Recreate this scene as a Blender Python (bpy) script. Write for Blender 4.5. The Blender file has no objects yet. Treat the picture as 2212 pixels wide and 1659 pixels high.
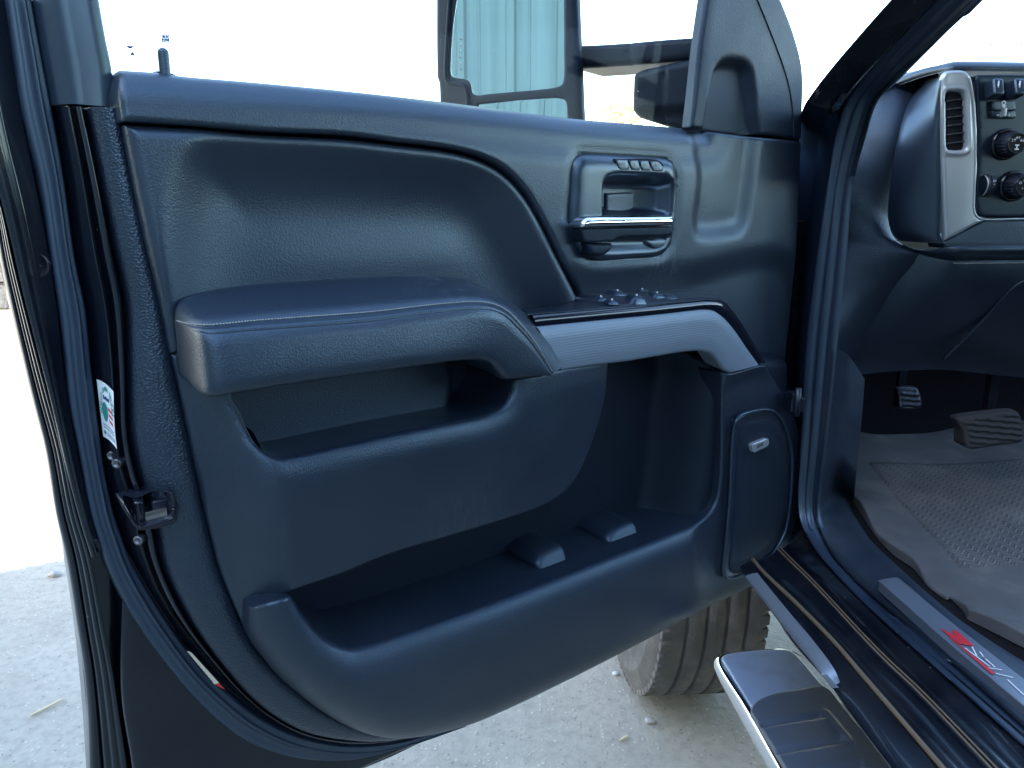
import bpy, math, random
import numpy as np
from mathutils import Vector, Matrix
from mathutils.geometry import delaunay_2d_cdt

random.seed(7); np.random.seed(7)
SC = bpy.context.scene
COL = SC.collection

# ------------------------------------------------------------------ camera
F_PX = 1660.0                      # focal length, for a picture 2212 wide
PITCH = math.radians(13.2)
EYE = np.array([0.0, 0.0, 1.25])
cam_d = bpy.data.cameras.new('camera')
cam_d.sensor_width = 36.0
cam_d.lens = F_PX / 2212.0 * 36.0
cam_d.clip_start = 0.02
cam_d.clip_end = 2000.0
cam = bpy.data.objects.new('camera', cam_d)
cam.location = EYE
cam.rotation_euler = (math.radians(90) - PITCH, 0, 0)
COL.objects.link(cam)
SC.camera = cam

# ------------------------------------------------------------------ sky, sun, exposure
SUN_EL = math.radians(23)
SUN_AZ = math.radians(238.5)         # clockwise from +Y: the sun is behind the metal building
world = bpy.data.worlds.new('World')
SC.world = world
world.use_nodes = True
wn = world.node_tree.nodes
wl = world.node_tree.links
for nd in list(wn):
    wn.remove(nd)
sky = wn.new('ShaderNodeTexSky')
sky.sky_type = 'NISHITA'
sky.sun_disc = False
sky.sun_elevation = SUN_EL
sky.sun_rotation = SUN_AZ
sky.air_density = 1.0
sky.dust_density = 1.2
sky.ozone_density = 1.0
bg = wn.new('ShaderNodeBackground')
bg.inputs['Strength'].default_value = 0.15
wo = wn.new('ShaderNodeOutputWorld')
wl.new(sky.outputs[0], bg.inputs[0])
wl.new(bg.outputs[0], wo.inputs[0])
sun_d = bpy.data.lights.new('sun', 'SUN')
sun_d.energy = 4.0
sun_d.angle = math.radians(0.5)
sun_d.color = (1.0, 0.93, 0.82)
sun = bpy.data.objects.new('sun', sun_d)
sdir = Vector((math.sin(SUN_AZ) * math.cos(SUN_EL), math.cos(SUN_AZ) * math.cos(SUN_EL), math.sin(SUN_EL)))
sun.rotation_euler = sdir.to_track_quat('Z', 'Y').to_euler()
sun.location = (-20, -20, 20)
COL.objects.link(sun)
SC.view_settings.view_transform = 'Standard'
SC.view_settings.look = 'None'
SC.view_settings.exposure = 3.2
SC.view_settings.gamma = 1.0
SC.view_settings.use_curve_mapping = False
SC.render.engine = 'CYCLES'
SC.cycles.max_bounces = 8
SC.cycles.transparent_max_bounces = 12

# ------------------------------------------------------------------ frames and unprojection
def ray(x, y):
    dx = (x - 1106.0) / F_PX
    dy = -(y - 829.5) / F_PX
    return np.array([dx, math.cos(PITCH) + math.sin(PITCH) * dy, -math.sin(PITCH) + math.cos(PITCH) * dy])

class Frame:
    """Local axes U, V, W with origin O: planes of constant w are where measured outlines are laid out."""
    def __init__(self, O, U, V, W):
        self.O, self.U, self.V, self.W = [np.array(a, float) for a in (O, U, V, W)]
    def at(self, x, y, w=0.0):
        r = ray(x, y)
        k = (np.dot(self.O - EYE, self.W) + w) / np.dot(r, self.W)
        return EYE + r * k
    def uv(self, x, y, w=0.0):
        q = self.at(x, y, w) - self.O
        return np.dot(q, self.U), np.dot(q, self.V)
    def w3(self, u, v, w):
        return self.O + self.U * u + self.V * v + self.W * w

ZUP = np.array([0, 0, 1.0])
DA = math.radians(52.0)
DD = np.array([math.sin(DA), math.cos(DA), 0])          # along the door, rear edge to hinge
DN = np.array([math.cos(DA), -math.sin(DA), 0])         # inner face of the door, towards the cab
DORG = np.array([-0.384, 0.619, 0.0])
DOOR = Frame(DORG, DD, ZUP, DN)
TB = math.radians(-3.56)
TT = np.array([math.sin(TB), math.cos(TB), 0])          # truck forward
TS = np.array([math.cos(TB), -math.sin(TB), 0])         # truck right
O0 = np.zeros(3)
FSIDE = Frame(O0, TT, ZUP, -TS)                         # w = -s : planes parallel to the truck's side
FREAR = Frame(O0, TS, ZUP, -TT)                         # w = -t : planes facing the rear
FTOP = Frame(O0, TS, TT, ZUP)                           # w = z  : level planes

def D(x, y, w=0.0): return DOOR.at(x, y, w)
def Sd(x, y, s): return FSIDE.at(x, y, -s)
def Rr(x, y, t): return FREAR.at(x, y, -t)
def Tp(x, y, z): return FTOP.at(x, y, z)
def stz(s, t, z): return TS * s + TT * t + ZUP * z

def spline(pts, closed=False, step=6.0, n_per=None):
    """Catmull-Rom through the points; a repeated point is a sharp corner."""
    pts = [tuple(map(float, p)) for p in pts]
    dim = len(pts[0])
    runs, cur = [], [pts[0]]
    P = pts + ([pts[0]] if closed else [])
    has_corner = False
    for a in P[1:]:
        if a == cur[-1]:
            if len(cur) > 1:
                runs.append(cur)
            cur = [a]
            has_corner = True
        else:
            cur.append(a)
    if len(cur) > 1:
        runs.append(cur)
    out = []
    for r in runs:
        r = [np.array(q) for q in r]
        loop = closed and not has_corner and len(runs) == 1
        n = len(r) - 1
        for i in range(n):
            p1, p2 = r[i], r[i + 1]
            p0 = r[i - 1] if i > 0 else (r[-2] if loop else p1 * 2 - p2)
            p3 = r[i + 2] if i + 2 <= n else (r[1] if loop else p2 * 2 - p1)
            L = np.linalg.norm((p2 - p1)[:2])
            k = n_per or max(1, int(math.ceil(L / step)))
            t0 = 0.0
            t1 = t0 + max(np.linalg.norm(p1 - p0), 1e-6) ** .5
            t2 = t1 + max(np.linalg.norm(p2 - p1), 1e-6) ** .5
            t3 = t2 + max(np.linalg.norm(p3 - p2), 1e-6) ** .5
            for j in range(k):
                t = t1 + (t2 - t1) * j / k
                A1 = (t1 - t) / (t1 - t0) * p0 + (t - t0) / (t1 - t0) * p1
                A2 = (t2 - t) / (t2 - t1) * p1 + (t - t1) / (t2 - t1) * p2
                A3 = (t3 - t) / (t3 - t2) * p2 + (t - t2) / (t3 - t2) * p3
                B1 = (t2 - t) / (t2 - t0) * A1 + (t - t0) / (t2 - t0) * A2
                B2 = (t3 - t) / (t3 - t1) * A2 + (t - t1) / (t3 - t1) * A3
                out.append((t2 - t) / (t2 - t1) * B1 + (t - t1) / (t2 - t1) * B2)
        if r is runs[-1] or not np.allclose(r[-1], out[-1]):
            pass
    if not closed:
        out.append(np.array(runs[-1][-1]))
    return np.array(out)

def resample(P, n):
    P = np.asarray(P, float)
    L = np.concatenate([[0], np.cumsum(np.linalg.norm(np.diff(P, axis=0), axis=1))])
    t = np.linspace(0, L[-1], n)
    return np.stack([np.interp(t, L, P[:, k]) for k in range(P.shape[1])], 1)

def sstep(x, a=0.0, b=1.0):
    t = np.clip((np.asarray(x, float) - a) / (b - a), 0, 1)
    return t * t * (3 - 2 * t)

def seg_dist(P, poly, closed=True):
    """distance of points P (n,2) to a polyline."""
    A = np.asarray(poly, float)
    B = np.roll(A, -1, 0) if closed else A[1:]
    if not closed:
        A = A[:-1]
    out = np.full(len(P), 1e9)
    BA = B - A
    LL = np.maximum((BA ** 2).sum(1), 1e-16)
    for i in range(0, len(P), 2000):
        q = P[i:i + 2000, None, :]
        t = np.clip(((q - A) * BA).sum(2) / LL, 0, 1)
        d = q - (A + BA * t[..., None])
        out[i:i + 2000] = np.sqrt((d ** 2).sum(2)).min(1)
    return out

def inside(P, poly):
    A = np.asarray(poly, float)
    B = np.roll(A, -1, 0)
    res = np.zeros(len(P), bool)
    for i in range(0, len(P), 4000):
        x = P[i:i + 4000, 0][:, None]
        y = P[i:i + 4000, 1][:, None]
        c = (A[:, 1] > y) != (B[:, 1] > y)
        xi = A[:, 0] + (y - A[:, 1]) * (B[:, 0] - A[:, 0]) / np.where(np.abs(B[:, 1] - A[:, 1]) < 1e-12, 1e-12, B[:, 1] - A[:, 1])
        res[i:i + 4000] = (np.sum(c & (x < xi), 1) % 2) == 1
    return res

def sdf(P, poly):
    d = seg_dist(P, poly)
    return np.where(inside(P, poly), d, -d)

def px_poly(fr, pts, w=0.0, closed=True, step=8.0, sp=True):
    q = spline(pts, closed, step) if sp else np.array(pts, float)
    return np.array([fr.uv(a[0], a[1], w) for a in q])

# ------------------------------------------------------------------ mesh collecting
class MB:
    def __init__(self):
        self.v, self.f, self.m, self.s = [], [], [], []
    def add(self, verts, faces, mi=0, smooth=True):
        o = len(self.v)
        self.v.extend([tuple(map(float, q)) for q in verts])
        for f in faces:
            self.f.append([o + i for i in f])
            self.m.append(mi)
            self.s.append(smooth)
    def build(self, name, mats, parent=None, flip_check=None):
        me = bpy.data.meshes.new(name)
        vs = self.v
        if parent is not None:
            Mi = root_inv(parent)
            vs = [tuple(Mi @ Vector(q)) for q in vs]
        me.from_pydata(vs, [], self.f)
        if not isinstance(mats, (list, tuple)):
            mats = [mats]
        for m in mats:
            me.materials.append(m)
        me.polygons.foreach_set('material_index', self.m)
        me.polygons.foreach_set('use_smooth', self.s)
        me.validate()
        me.update()
        o = bpy.data.objects.new(name, me)
        COL.objects.link(o)
        if parent is not None:
            o.parent = parent
        return o

_ROOTM = {}
def root_inv(p):
    while p.parent is not None:
        p = p.parent
    return _ROOTM[p.name]

def thing(name, label, cat, loc, rz=0.0, group=None):
    o = bpy.data.objects.new(name, None)
    o.empty_display_size = 0.1
    COL.objects.link(o)
    o.location = loc
    o.rotation_euler = (0, 0, rz)
    o['label'] = label
    o['category'] = cat
    if group:
        o['group'] = group
    M = Matrix.Translation(Vector(loc)) @ Matrix.Rotation(rz, 4, 'Z')
    _ROOTM[o.name] = M.inverted()
    return o

def tag(o, label=None, cat=None, kind=None, group=None):
    for k, val in (('label', label), ('category', cat), ('kind', kind), ('group', group)):
        if val:
            o[k] = val
    return o

def pad(mb, fr, pts, wb=0.0, r=0.004, rd=None, skirt=None, extra=None, res=0.008, mi=0, step=6.0, sp=True, closed_uv=None, edge_extra=False):
    """A moulded piece: outline pts (picture measure) on the frame, height wb(u,v) (+extra), edges rounded by r, sides down to w=skirt."""
    wbf = wb if callable(wb) else (lambda U: np.full(len(U), float(wb)))
    rd = r if rd is None else rd
    if closed_uv is None:
        q = spline(pts, True, step) if sp else np.array(pts, float)
        uv = np.array([fr.uv(a[0], a[1], 0.0) for a in q])
        wfull = (lambda U_: wbf(U_) - rd + extra(U_, np.zeros(len(U_)))) if (extra is not None and edge_extra) else (lambda U_: wbf(U_) - rd)
        ww = wfull(uv)
        for _ in range(14):
            ww = 0.6 * ww + 0.4 * wfull(uv)
            uv = np.array([fr.uv(a[0], a[1], w) for a, w in zip(q, ww)])
    else:
        uv = np.array(closed_uv, float)
    keep = [0]
    for i in range(1, len(uv)):
        if np.linalg.norm(uv[i] - uv[keep[-1]]) > 2e-4:
            keep.append(i)
    if np.linalg.norm(uv[keep[-1]] - uv[0]) < 2e-4:
        keep.pop()
    uv = uv[keep]
    area = 0.5 * np.sum(uv[:, 0] * np.roll(uv[:, 1], -1) - np.roll(uv[:, 0], -1) * uv[:, 1])
    if area < 0:
        uv = uv[::-1]
    lo, hi = uv.min(0), uv.max(0)
    gx = np.arange(lo[0], hi[0] + res, res)
    gy = np.arange(lo[1], hi[1] + res, res * 0.866)
    X, Y = np.meshgrid(gx, gy)
    X[1::2] += res * 0.5
    G = np.stack([X.ravel(), Y.ravel()], 1)
    G = G[inside(G, uv)]
    if len(G):
        dG = seg_dist(G, uv)
        G = G[dG > max(res * 0.5, r * 1.15)]
    tan = np.roll(uv, -1, 0) - np.roll(uv, 1, 0)
    nrm = np.stack([-tan[:, 1], tan[:, 0]], 1)
    nrm /= np.maximum(np.linalg.norm(nrm, axis=1, keepdims=True), 1e-9)
    rings = []
    for fct in (0.06, 0.2, 0.42, 0.7, 1.0):
        R = uv + nrm * (r * fct)
        ok = inside(R, uv)
        R2 = R[ok]
        if len(R2):
            dd = seg_dist(R2, uv)
            R2 = R2[dd > r * fct * 0.9]
            if len(R2):
                rings.append(R2)
    allp = [uv] + rings + ([G] if len(G) else [])
    pts2 = np.concatenate(allp)
    n = len(uv)
    vin = [Vector((a[0], a[1])) for a in pts2]
    ov, oe, of, _, _, _ = delaunay_2d_cdt(vin, [(i, (i + 1) % n) for i in range(n)], [list(range(n))], 1, 1e-7)
    V = np.array([(a.x, a.y) for a in ov])
    d = seg_dist(V, uv)
    t = np.clip(d / r, 0, 1)
    w = wbf(V) - rd * (1 - np.sqrt(np.clip(1 - (1 - t) ** 2, 0, 1)))
    if extra is not None:
        w = w + extra(V, d)
    P = [fr.w3(V[i, 0], V[i, 1], w[i]) for i in range(len(V))]
    faces = []
    for f in of:
        a, b, c = V[f[0]], V[f[1]], V[f[2]]
        cr = (b[0] - a[0]) * (c[1] - a[1]) - (b[1] - a[1]) * (c[0] - a[0])
        flipU = np.dot(np.cross(fr.U, fr.V), fr.W)
        faces.append(list(f) if cr * flipU > 0 else list(f)[::-1])
    mb.add(P, faces, mi)
    if skirt is not None:
        wt = wbf(uv) - rd
        if extra is not None:
            wt = wt + extra(uv, np.zeros(n))
        top = [fr.w3(uv[i, 0], uv[i, 1], wt[i]) for i in range(n)]
        bot = [fr.w3(uv[i, 0], uv[i, 1], min(skirt, wt[i] - 1e-4)) for i in range(n)]
        fl = [[i, i + n, (i + 1) % n + n, (i + 1) % n] for i in range(n)]
        mb.add(top + bot, fl, mi)
    return uv

def strip(mb, L, R, prof, direction, mi=0, smooth=True):
    """Sheet between two 3D curves of equal length; prof = [(f, h)] across it, h along direction."""
    n = len(L)
    m = len(prof)
    V = []
    dirs = np.asarray(direction, float)
    for i in range(n):
        for f, h in prof:
            dv = dirs[i] if dirs.ndim == 2 else dirs
            V.append(L[i] * (1 - f) + R[i] * f + dv * h)
    F = []
    for i in range(n - 1):
        for j in range(m - 1):
            a = i * m + j
            F.append([a, a + 1, a + m + 1, a + m])
    mb.add(V, F, mi, smooth)

def curve3(fn, pts, n=None, n_per=None, step=10.0):
    """pts = (x, y) or (x, y, w): spline in picture measure, then laid in space by fn(x, y, w)."""
    q = spline(pts, False, step, n_per)
    if n:
        q = resample(q, n)
    return np.array([fn(*a) for a in q])

def tube(mb, path, r, k=8, mi=0, cap=True):
    path = [np.array(p, float) for p in path]
    n = len(path)
    V, F = [], []
    up = np.array([0.13, 0.21, 0.97])
    for i in range(n):
        t = path[min(i + 1, n - 1)] - path[max(i - 1, 0)]
        t /= max(np.linalg.norm(t), 1e-9)
        a = np.cross(t, up)
        if np.linalg.norm(a) < 1e-3:
            a = np.cross(t, [1, 0, 0])
        a /= np.linalg.norm(a)
        b = np.cross(t, a)
        rr = r[i] if hasattr(r, '__len__') else r
        for j in range(k):
            an = 2 * math.pi * j / k
            V.append(path[i] + (a * math.cos(an) + b * math.sin(an)) * rr)
    for i in range(n - 1):
        for j in range(k):
            F.append([i * k + j, i * k + (j + 1) % k, (i + 1) * k + (j + 1) % k, (i + 1) * k + j])
    if cap:
        F.append(list(range(k))[::-1])
        F.append([(n - 1) * k + j for j in range(k)])
    mb.add(V, F, mi)

def lathe(mb, c, axis, prof, k=32, mi=0, smooth=True):
    """prof = [(radius, height along axis)]"""
    axis = np.array(axis, float); axis /= np.linalg.norm(axis)
    a = np.cross(axis, [0.01, 0.02, 1.0] if abs(axis[2]) < 0.9 else [1, 0, 0]); a /= np.linalg.norm(a)
    b = np.cross(axis, a)
    V, F = [], []
    m = len(prof)
    for i in range(k):
        an = 2 * math.pi * i / k
        e = a * math.cos(an) + b * math.sin(an)
        for rr, h in prof:
            V.append(np.array(c) + e * rr + axis * h)
    for i in range(k):
        for j in range(m - 1):
            F.append([i * m + j, ((i + 1) % k) * m + j, ((i + 1) % k) * m + j + 1, i * m + j + 1])
    mb.add(V, F, mi, smooth)

def box(mb, c, ex, ey, ez, mi=0):
    """box from centre and three half-axis vectors"""
    c = np.array(c, float)
    V = [c + sx * np.array(ex) + sy * np.array(ey) + sz * np.array(ez) for sx in (-1, 1) for sy in (-1, 1) for sz in (-1, 1)]
    F = [[0, 1, 3, 2], [4, 6, 7, 5], [0, 4, 5, 1], [2, 3, 7, 6], [0, 2, 6, 4], [1, 5, 7, 3]]
    mb.add(V, F, mi, False)

def rbox(mb, c, ex, ey, ez, r, mi=0, seg=3):
    """box with rounded edges (c centre, half-axis vectors)"""
    c = np.array(c, float)
    E = [np.array(e, float) for e in (ex, ey, ez)]
    L = [np.linalg.norm(e) for e in E]
    A = [e / l for e, l in zip(E, L)]
    r = min(r, min(L) * 0.98)
    # superellipsoid-like grid: cube sphere pushed out
    N = seg * 2 + 2
    def coords(l):
        ang = np.linspace(-math.pi / 4, math.pi / 4, seg + 1)
        return None
    g = np.concatenate([np.linspace(-1, -1e-6, seg + 1), np.linspace(1e-6, 1, seg + 1)])
    for ax in range(3):
        for sg in (-1, 1):
            V, F = [], []
            for i, a in enumerate(g):
                for j, b in enumerate(g):
                    d = np.zeros(3)
                    d[ax] = sg
                    d[(ax + 1) % 3] = math.tan(a * math.pi / 4)
                    d[(ax + 2) % 3] = math.tan(b * math.pi / 4)
                    d /= np.linalg.norm(d)
                    core = np.array([L[k] - r for k in range(3)])
                    sgn = np.zeros(3)
                    sgn[ax] = sg
                    sgn[(ax + 1) % 3] = math.copysign(1, a)
                    sgn[(ax + 2) % 3] = math.copysign(1, b)
                    q = core * sgn + d * r
                    V.append(c + A[0] * q[0] + A[1] * q[1] + A[2] * q[2])
            m = len(g)
            for i in range(m - 1):
                for j in range(m - 1):
                    f = [i * m + j, i * m + j + 1, (i + 1) * m + j + 1, (i + 1) * m + j]
                    F.append(f if sg > 0 else f[::-1])
            mb.add(V, F, mi)

_txt_cache = {}
def text2d(s, bold=0.0):
    """outline mesh of a short text, height 1, left bottom at the origin"""
    key = (s, bold)
    if key in _txt_cache:
        return _txt_cache[key]
    cu = bpy.data.curves.new('lettering', 'FONT')
    cu.body = s
    cu.size = 1.4
    cu.offset = bold
    cu.resolution_u = 3
    ob = bpy.data.objects.new('lettering', cu)
    COL.objects.link(ob)
    dg = bpy.context.evaluated_depsgraph_get()
    ev = ob.evaluated_get(dg)
    me = ev.to_mesh()
    V = [(v.co.x, v.co.y) for v in me.vertices]
    F = [list(p.vertices) for p in me.polygons]
    ev.to_mesh_clear()
    bpy.data.objects.remove(ob)
    bpy.data.curves.remove(cu)
    _txt_cache[key] = (V, F)
    return V, F

def put_text(mb, s, centre, ex, ey, h, mi, off=np.zeros(3), bold=0.0, fit=None):
    """flat lettering centred at a 3D point; ex, ey unit directions of reading and up; h cap height in metres"""
    V, F = text2d(s, bold)
    if not V:
        return
    xs = [a[0] for a in V]; ys = [a[1] for a in V]
    cx, cy = (min(xs) + max(xs)) / 2, (min(ys) + max(ys)) / 2
    sx = h if fit is None else fit / max(1e-6, (max(xs) - min(xs)))
    P = [np.array(centre) + np.array(ex) * (a[0] - cx) * sx + np.array(ey) * (a[1] - cy) * h + off for a in V]
    mb.add(P, F, mi, False)

# ------------------------------------------------------------------ materials
def mat(name):
    m = bpy.data.materials.new(name)
    m.use_nodes = True
    nt = m.node_tree
    for n in list(nt.nodes):
        nt.nodes.remove(n)
    out = nt.nodes.new('ShaderNodeOutputMaterial')
    return m, nt, out

def N(nt, typ, **kw):
    n = nt.nodes.new(typ)
    for k, v in kw.items():
        if k in n.inputs:
            n.inputs[k].default_value = v
        else:
            setattr(n, k, v)
    return n

def ramp(nt, src, a, b, ca=(0, 0, 0, 1), cb=(1, 1, 1, 1)):
    r = nt.nodes.new('ShaderNodeValToRGB')
    r.color_ramp.elements[0].position = a
    r.color_ramp.elements[0].color = ca
    r.color_ramp.elements[1].position = b
    r.color_ramp.elements[1].color = cb
    nt.links.new(src, r.inputs[0])
    return r.outputs[0]

def mixc(nt, fac, a, b):
    m = nt.nodes.new('ShaderNodeMix')
    m.data_type = 'RGBA'
    for key, val in ((0, fac), (6, a), (7, b)):
        if hasattr(val, 'node'):
            nt.links.new(val, m.inputs[key])
        else:
            m.inputs[key].default_value = val if key == 0 else (*val, 1)[:4]
    return m.outputs[2]

def math_n(nt, op, a, b):
    m = nt.nodes.new('ShaderNodeMath')
    m.operation = op
    for i, val in enumerate((a, b)):
        if hasattr(val, 'node'):
            nt.links.new(val, m.inputs[i])
        else:
            m.inputs[i].default_value = val
    return m.outputs[0]

def surf(name, col, rough=0.5, metal=0.0, spec=0.5, grain=None, gscale=300.0, gstr=0.5, dust=0.0, dustcol=(0.25, 0.25, 0.24),
         specks=0.0, fine=0.0, coat=0.0, mottling=0.0, scratch=0.0, rough_var=0.0, tint2=None, stint=(1, 1, 1)):
    """grain: 'leather', 'fine' or None. dust: soft patches of dust; specks: single light grains stuck on it."""
    m, nt, out = mat(name)
    bs = nt.nodes.new('ShaderNodeBsdfPrincipled')
    nt.links.new(bs.outputs[0], out.inputs[0])
    tc = nt.nodes.new('ShaderNodeTexCoord')
    co = tc.outputs['Object']
    base = None
    def noise(scale, detail=3.0, rgh=0.55):
        n = N(nt, 'ShaderNodeTexNoise', Scale=scale, Detail=detail, Roughness=rgh)
        nt.links.new(co, n.inputs['Vector'])
        return n.outputs['Fac']
    cc = (*col, 1)
    rgb = nt.nodes.new('ShaderNodeRGB'); rgb.outputs[0].default_value = cc
    base = rgb.outputs[0]
    if tint2 is not None:
        base = mixc(nt, ramp(nt, noise(9.0, 5.0), 0.40, 0.62), base, tint2)
    if mottling:
        base = mixc(nt, math_n(nt, 'MULTIPLY', ramp(nt, noise(14.0, 6.0), 0.35, 0.7), mottling), base, tuple(min(1, c * 2.2 + 0.01) for c in col))
    if dust:
        k = ramp(nt, noise(7.0, 8.0, 0.65), 0.48, 0.78)
        base = mixc(nt, math_n(nt, 'MULTIPLY', k, dust), base, dustcol)
    if specks:
        vo = N(nt, 'ShaderNodeTexVoronoi', Scale=75.0)
        nt.links.new(co, vo.inputs['Vector'])
        near = ramp(nt, vo.outputs['Distance'], 0.035, 0.06, (1, 1, 1, 1), (0, 0, 0, 1))
        sel = nt.nodes.new('ShaderNodeSeparateColor')
        nt.links.new(vo.outputs['Color'], sel.inputs[0])
        pick = math_n(nt, 'GREATER_THAN', sel.outputs[0], 1.0 - specks)
        base = mixc(nt, math_n(nt, 'MULTIPLY', near, math_n(nt, 'MULTIPLY', pick, 0.8)), base, (0.5, 0.5, 0.5))
    nt.links.new(base, bs.inputs['Base Color'])
    bs.inputs['Roughness'].default_value = rough
    if rough_var:
        rv = nt.nodes.new('ShaderNodeMapRange')
        nt.links.new(noise(11.0, 6.0, 0.6), rv.inputs[0])
        rv.inputs[1].default_value = 0.3; rv.inputs[2].default_value = 0.7
        rv.inputs[3].default_value = max(0.02, rough - rough_var); rv.inputs[4].default_value = rough + rough_var
        nt.links.new(rv.outputs[0], bs.inputs['Roughness'])
    bs.inputs['Metallic'].default_value = metal
    bs.inputs['Specular IOR Level'].default_value = spec
    bs.inputs['Specular Tint'].default_value = (*stint, 1)
    if coat:
        bs.inputs['Coat Weight'].default_value = coat
        bs.inputs['Coat Roughness'].default_value = 0.03
    h = None
    if grain == 'leather':
        wp = N(nt, 'ShaderNodeTexNoise', Scale=gscale * 0.5, Detail=2.0)
        nt.links.new(co, wp.inputs['Vector'])
        mp = nt.nodes.new('ShaderNodeVectorMath'); mp.operation = 'MULTIPLY_ADD'
        nt.links.new(wp.outputs['Color'], mp.inputs[0])
        mp.inputs[1].default_value = (0.4 / gscale,) * 3
        nt.links.new(co, mp.inputs[2])
        vo = N(nt, 'ShaderNodeTexVoronoi', Scale=gscale)
        vo.feature = 'SMOOTH_F1'
        vo.inputs['Smoothness'].default_value = 0.35
        nt.links.new(mp.outputs[0], vo.inputs['Vector'])
        h = ramp(nt, vo.outputs['Distance'], 0.15, 0.75, (1, 1, 1, 1), (0, 0, 0, 1))
    elif grain == 'fine':
        h = noise(gscale, 2.0, 0.6)
    elif grain == 'mesh':
        vo = N(nt, 'ShaderNodeTexVoronoi', Scale=gscale)
        vo.inputs['Randomness'].default_value = 0.0
        nt.links.new(co, vo.inputs['Vector'])
        h = ramp(nt, vo.outputs['Distance'], 0.25, 0.5)
    if h is not None:
        bp = nt.nodes.new('ShaderNodeBump')
        bp.inputs['Strength'].default_value = gstr
        bp.inputs['Distance'].default_value = 0.6 / gscale
        nt.links.new(h, bp.inputs['Height'])
        if fine:
            b2 = nt.nodes.new('ShaderNodeBump')
            b2.inputs['Strength'].default_value = fine
            b2.inputs['Distance'].default_value = 0.004
            nt.links.new(noise(28.0, 4.0), b2.inputs['Height'])
            nt.links.new(b2.outputs[0], bp.inputs['Normal'])
        nt.links.new(bp.outputs[0], bs.inputs['Normal'])
    elif fine:
        b2 = nt.nodes.new('ShaderNodeBump')
        b2.inputs['Strength'].default_value = fine
        b2.inputs['Distance'].default_value = 0.004
        nt.links.new(noise(28.0, 4.0), b2.inputs['Height'])
        nt.links.new(b2.outputs[0], bs.inputs['Normal'])
    return m

BLK = (0.0098, 0.0155, 0.0275)
ST = (0.63, 0.85, 1.0)
M_GRAIN = surf('grained_trim', BLK, 0.42, spec=0.95, stint=ST, grain='leather', gscale=600, gstr=0.16, specks=0.010, fine=0.02, rough_var=0.03, mottling=0.06)
M_COARSE = surf('coarse_grained_trim', BLK, 0.35, spec=0.9, stint=ST, grain='leather', gscale=460, gstr=0.36, specks=0.006, rough_var=0.05, mottling=0.1)
M_LEATHER = surf('armrest_leather', (0.0098, 0.0155, 0.0275), 0.42, spec=0.95, stint=ST, grain='leather', gscale=560, gstr=0.16, specks=0.01, fine=0.04, rough_var=0.04, dust=0.03)
M_FINE = surf('fine_grained_trim', (0.0094, 0.0150, 0.0265), 0.38, spec=0.85, stint=ST, grain='leather', gscale=620, gstr=0.22, specks=0.012, fine=0.05, rough_var=0.06, mottling=0.12, dust=0.02)
M_SATIN = surf('satin_plastic', (0.0110, 0.0175, 0.0310), 0.34, spec=1.0, stint=ST, grain='fine', gscale=1400, gstr=0.15, rough_var=0.04)
M_POCKET_SHADE = surf('pocket_shade_plastic', (0.0045, 0.0078, 0.0155), 0.58, spec=0.35, stint=ST, grain='fine', gscale=900, gstr=0.2, specks=0.012, rough_var=0.04)  # same plastic as the trim, darkened: pocket shade painted into the base
M_BLACKPL = surf('black_plastic', (0.008, 0.012, 0.022), 0.35, spec=0.5, grain='fine', gscale=1200, gstr=0.1, specks=0.006)
M_PAINT = surf('black_paint', (0.005, 0.006, 0.011), 0.26, spec=0.8, coat=0.5, dust=0.06, dustcol=(0.22, 0.17, 0.15), specks=0.02, rough_var=0.06)  # brownish dust tone stands in for the streak reflected in the pillar
M_PAINT_DIRTY = surf('dusty_black_paint', (0.0035, 0.0045, 0.0085), 0.18, spec=0.5, stint=ST, coat=0.35, dust=0.015, specks=0.04, rough_var=0.08)
M_RUBBER = surf('seal_rubber', (0.0135, 0.0230, 0.0430), 0.42, spec=1.0, stint=ST, grain='fine', gscale=700, gstr=0.2, specks=0.02, dust=0.06, rough_var=0.05)
M_GLOSS = surf('gloss_black', (0.006, 0.008, 0.014), 0.10, spec=0.5)
M_SILVER = surf('silver_trim', (0.36, 0.42, 0.47), 0.36, metal=0.75, grain='fine', gscale=1500, gstr=0.1)
M_DSILVER = surf('satin_silver', (0.40, 0.44, 0.46), 0.36, metal=0.55)
M_CHROME = surf('chrome', (0.85, 0.87, 0.88), 0.06, metal=1.0)
M_SKY_CHROME_DIRTY = surf('sky_tinted_dirty_chrome', (0.42, 0.54, 0.76), 0.38, metal=0.15, dust=0.8, dustcol=(0.20, 0.20, 0.19), rough_var=0.14, specks=0.05)  # pale blue base paints in reflected sky; dust and specks are dirt
M_WHITE = surf('white_print', (0.75, 0.78, 0.8), 0.5)
M_GREYPRINT = surf('grey_print', (0.16, 0.19, 0.24), 0.5)
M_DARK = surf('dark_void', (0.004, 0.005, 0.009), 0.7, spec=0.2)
M_THREAD = surf('thread', (0.34, 0.33, 0.28), 0.7, spec=0.2)
M_CARPET = surf('carpet', (0.012, 0.012, 0.014), 0.95, spec=0.1, grain='fine', gscale=500, gstr=1.0, specks=0.12)
M_RED = surf('red_print', (0.55, 0.015, 0.03), 0.4)
M_STICK = surf('white_sticker', (0.75, 0.80, 0.80), 0.35)
M_GREEN = surf('green_print', (0.02, 0.22, 0.18), 0.5)
M_NAVY = surf('navy_print', (0.02, 0.03, 0.12), 0.5)
M_YELLOW = surf('pale_yellow_label', (0.75, 0.68, 0.50), 0.45)
M_LINEN = surf('satin_metal_plate', (0.25, 0.28, 0.33), 0.34, metal=0.6, dust=0.25, specks=0.06, rough_var=0.08)
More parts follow.
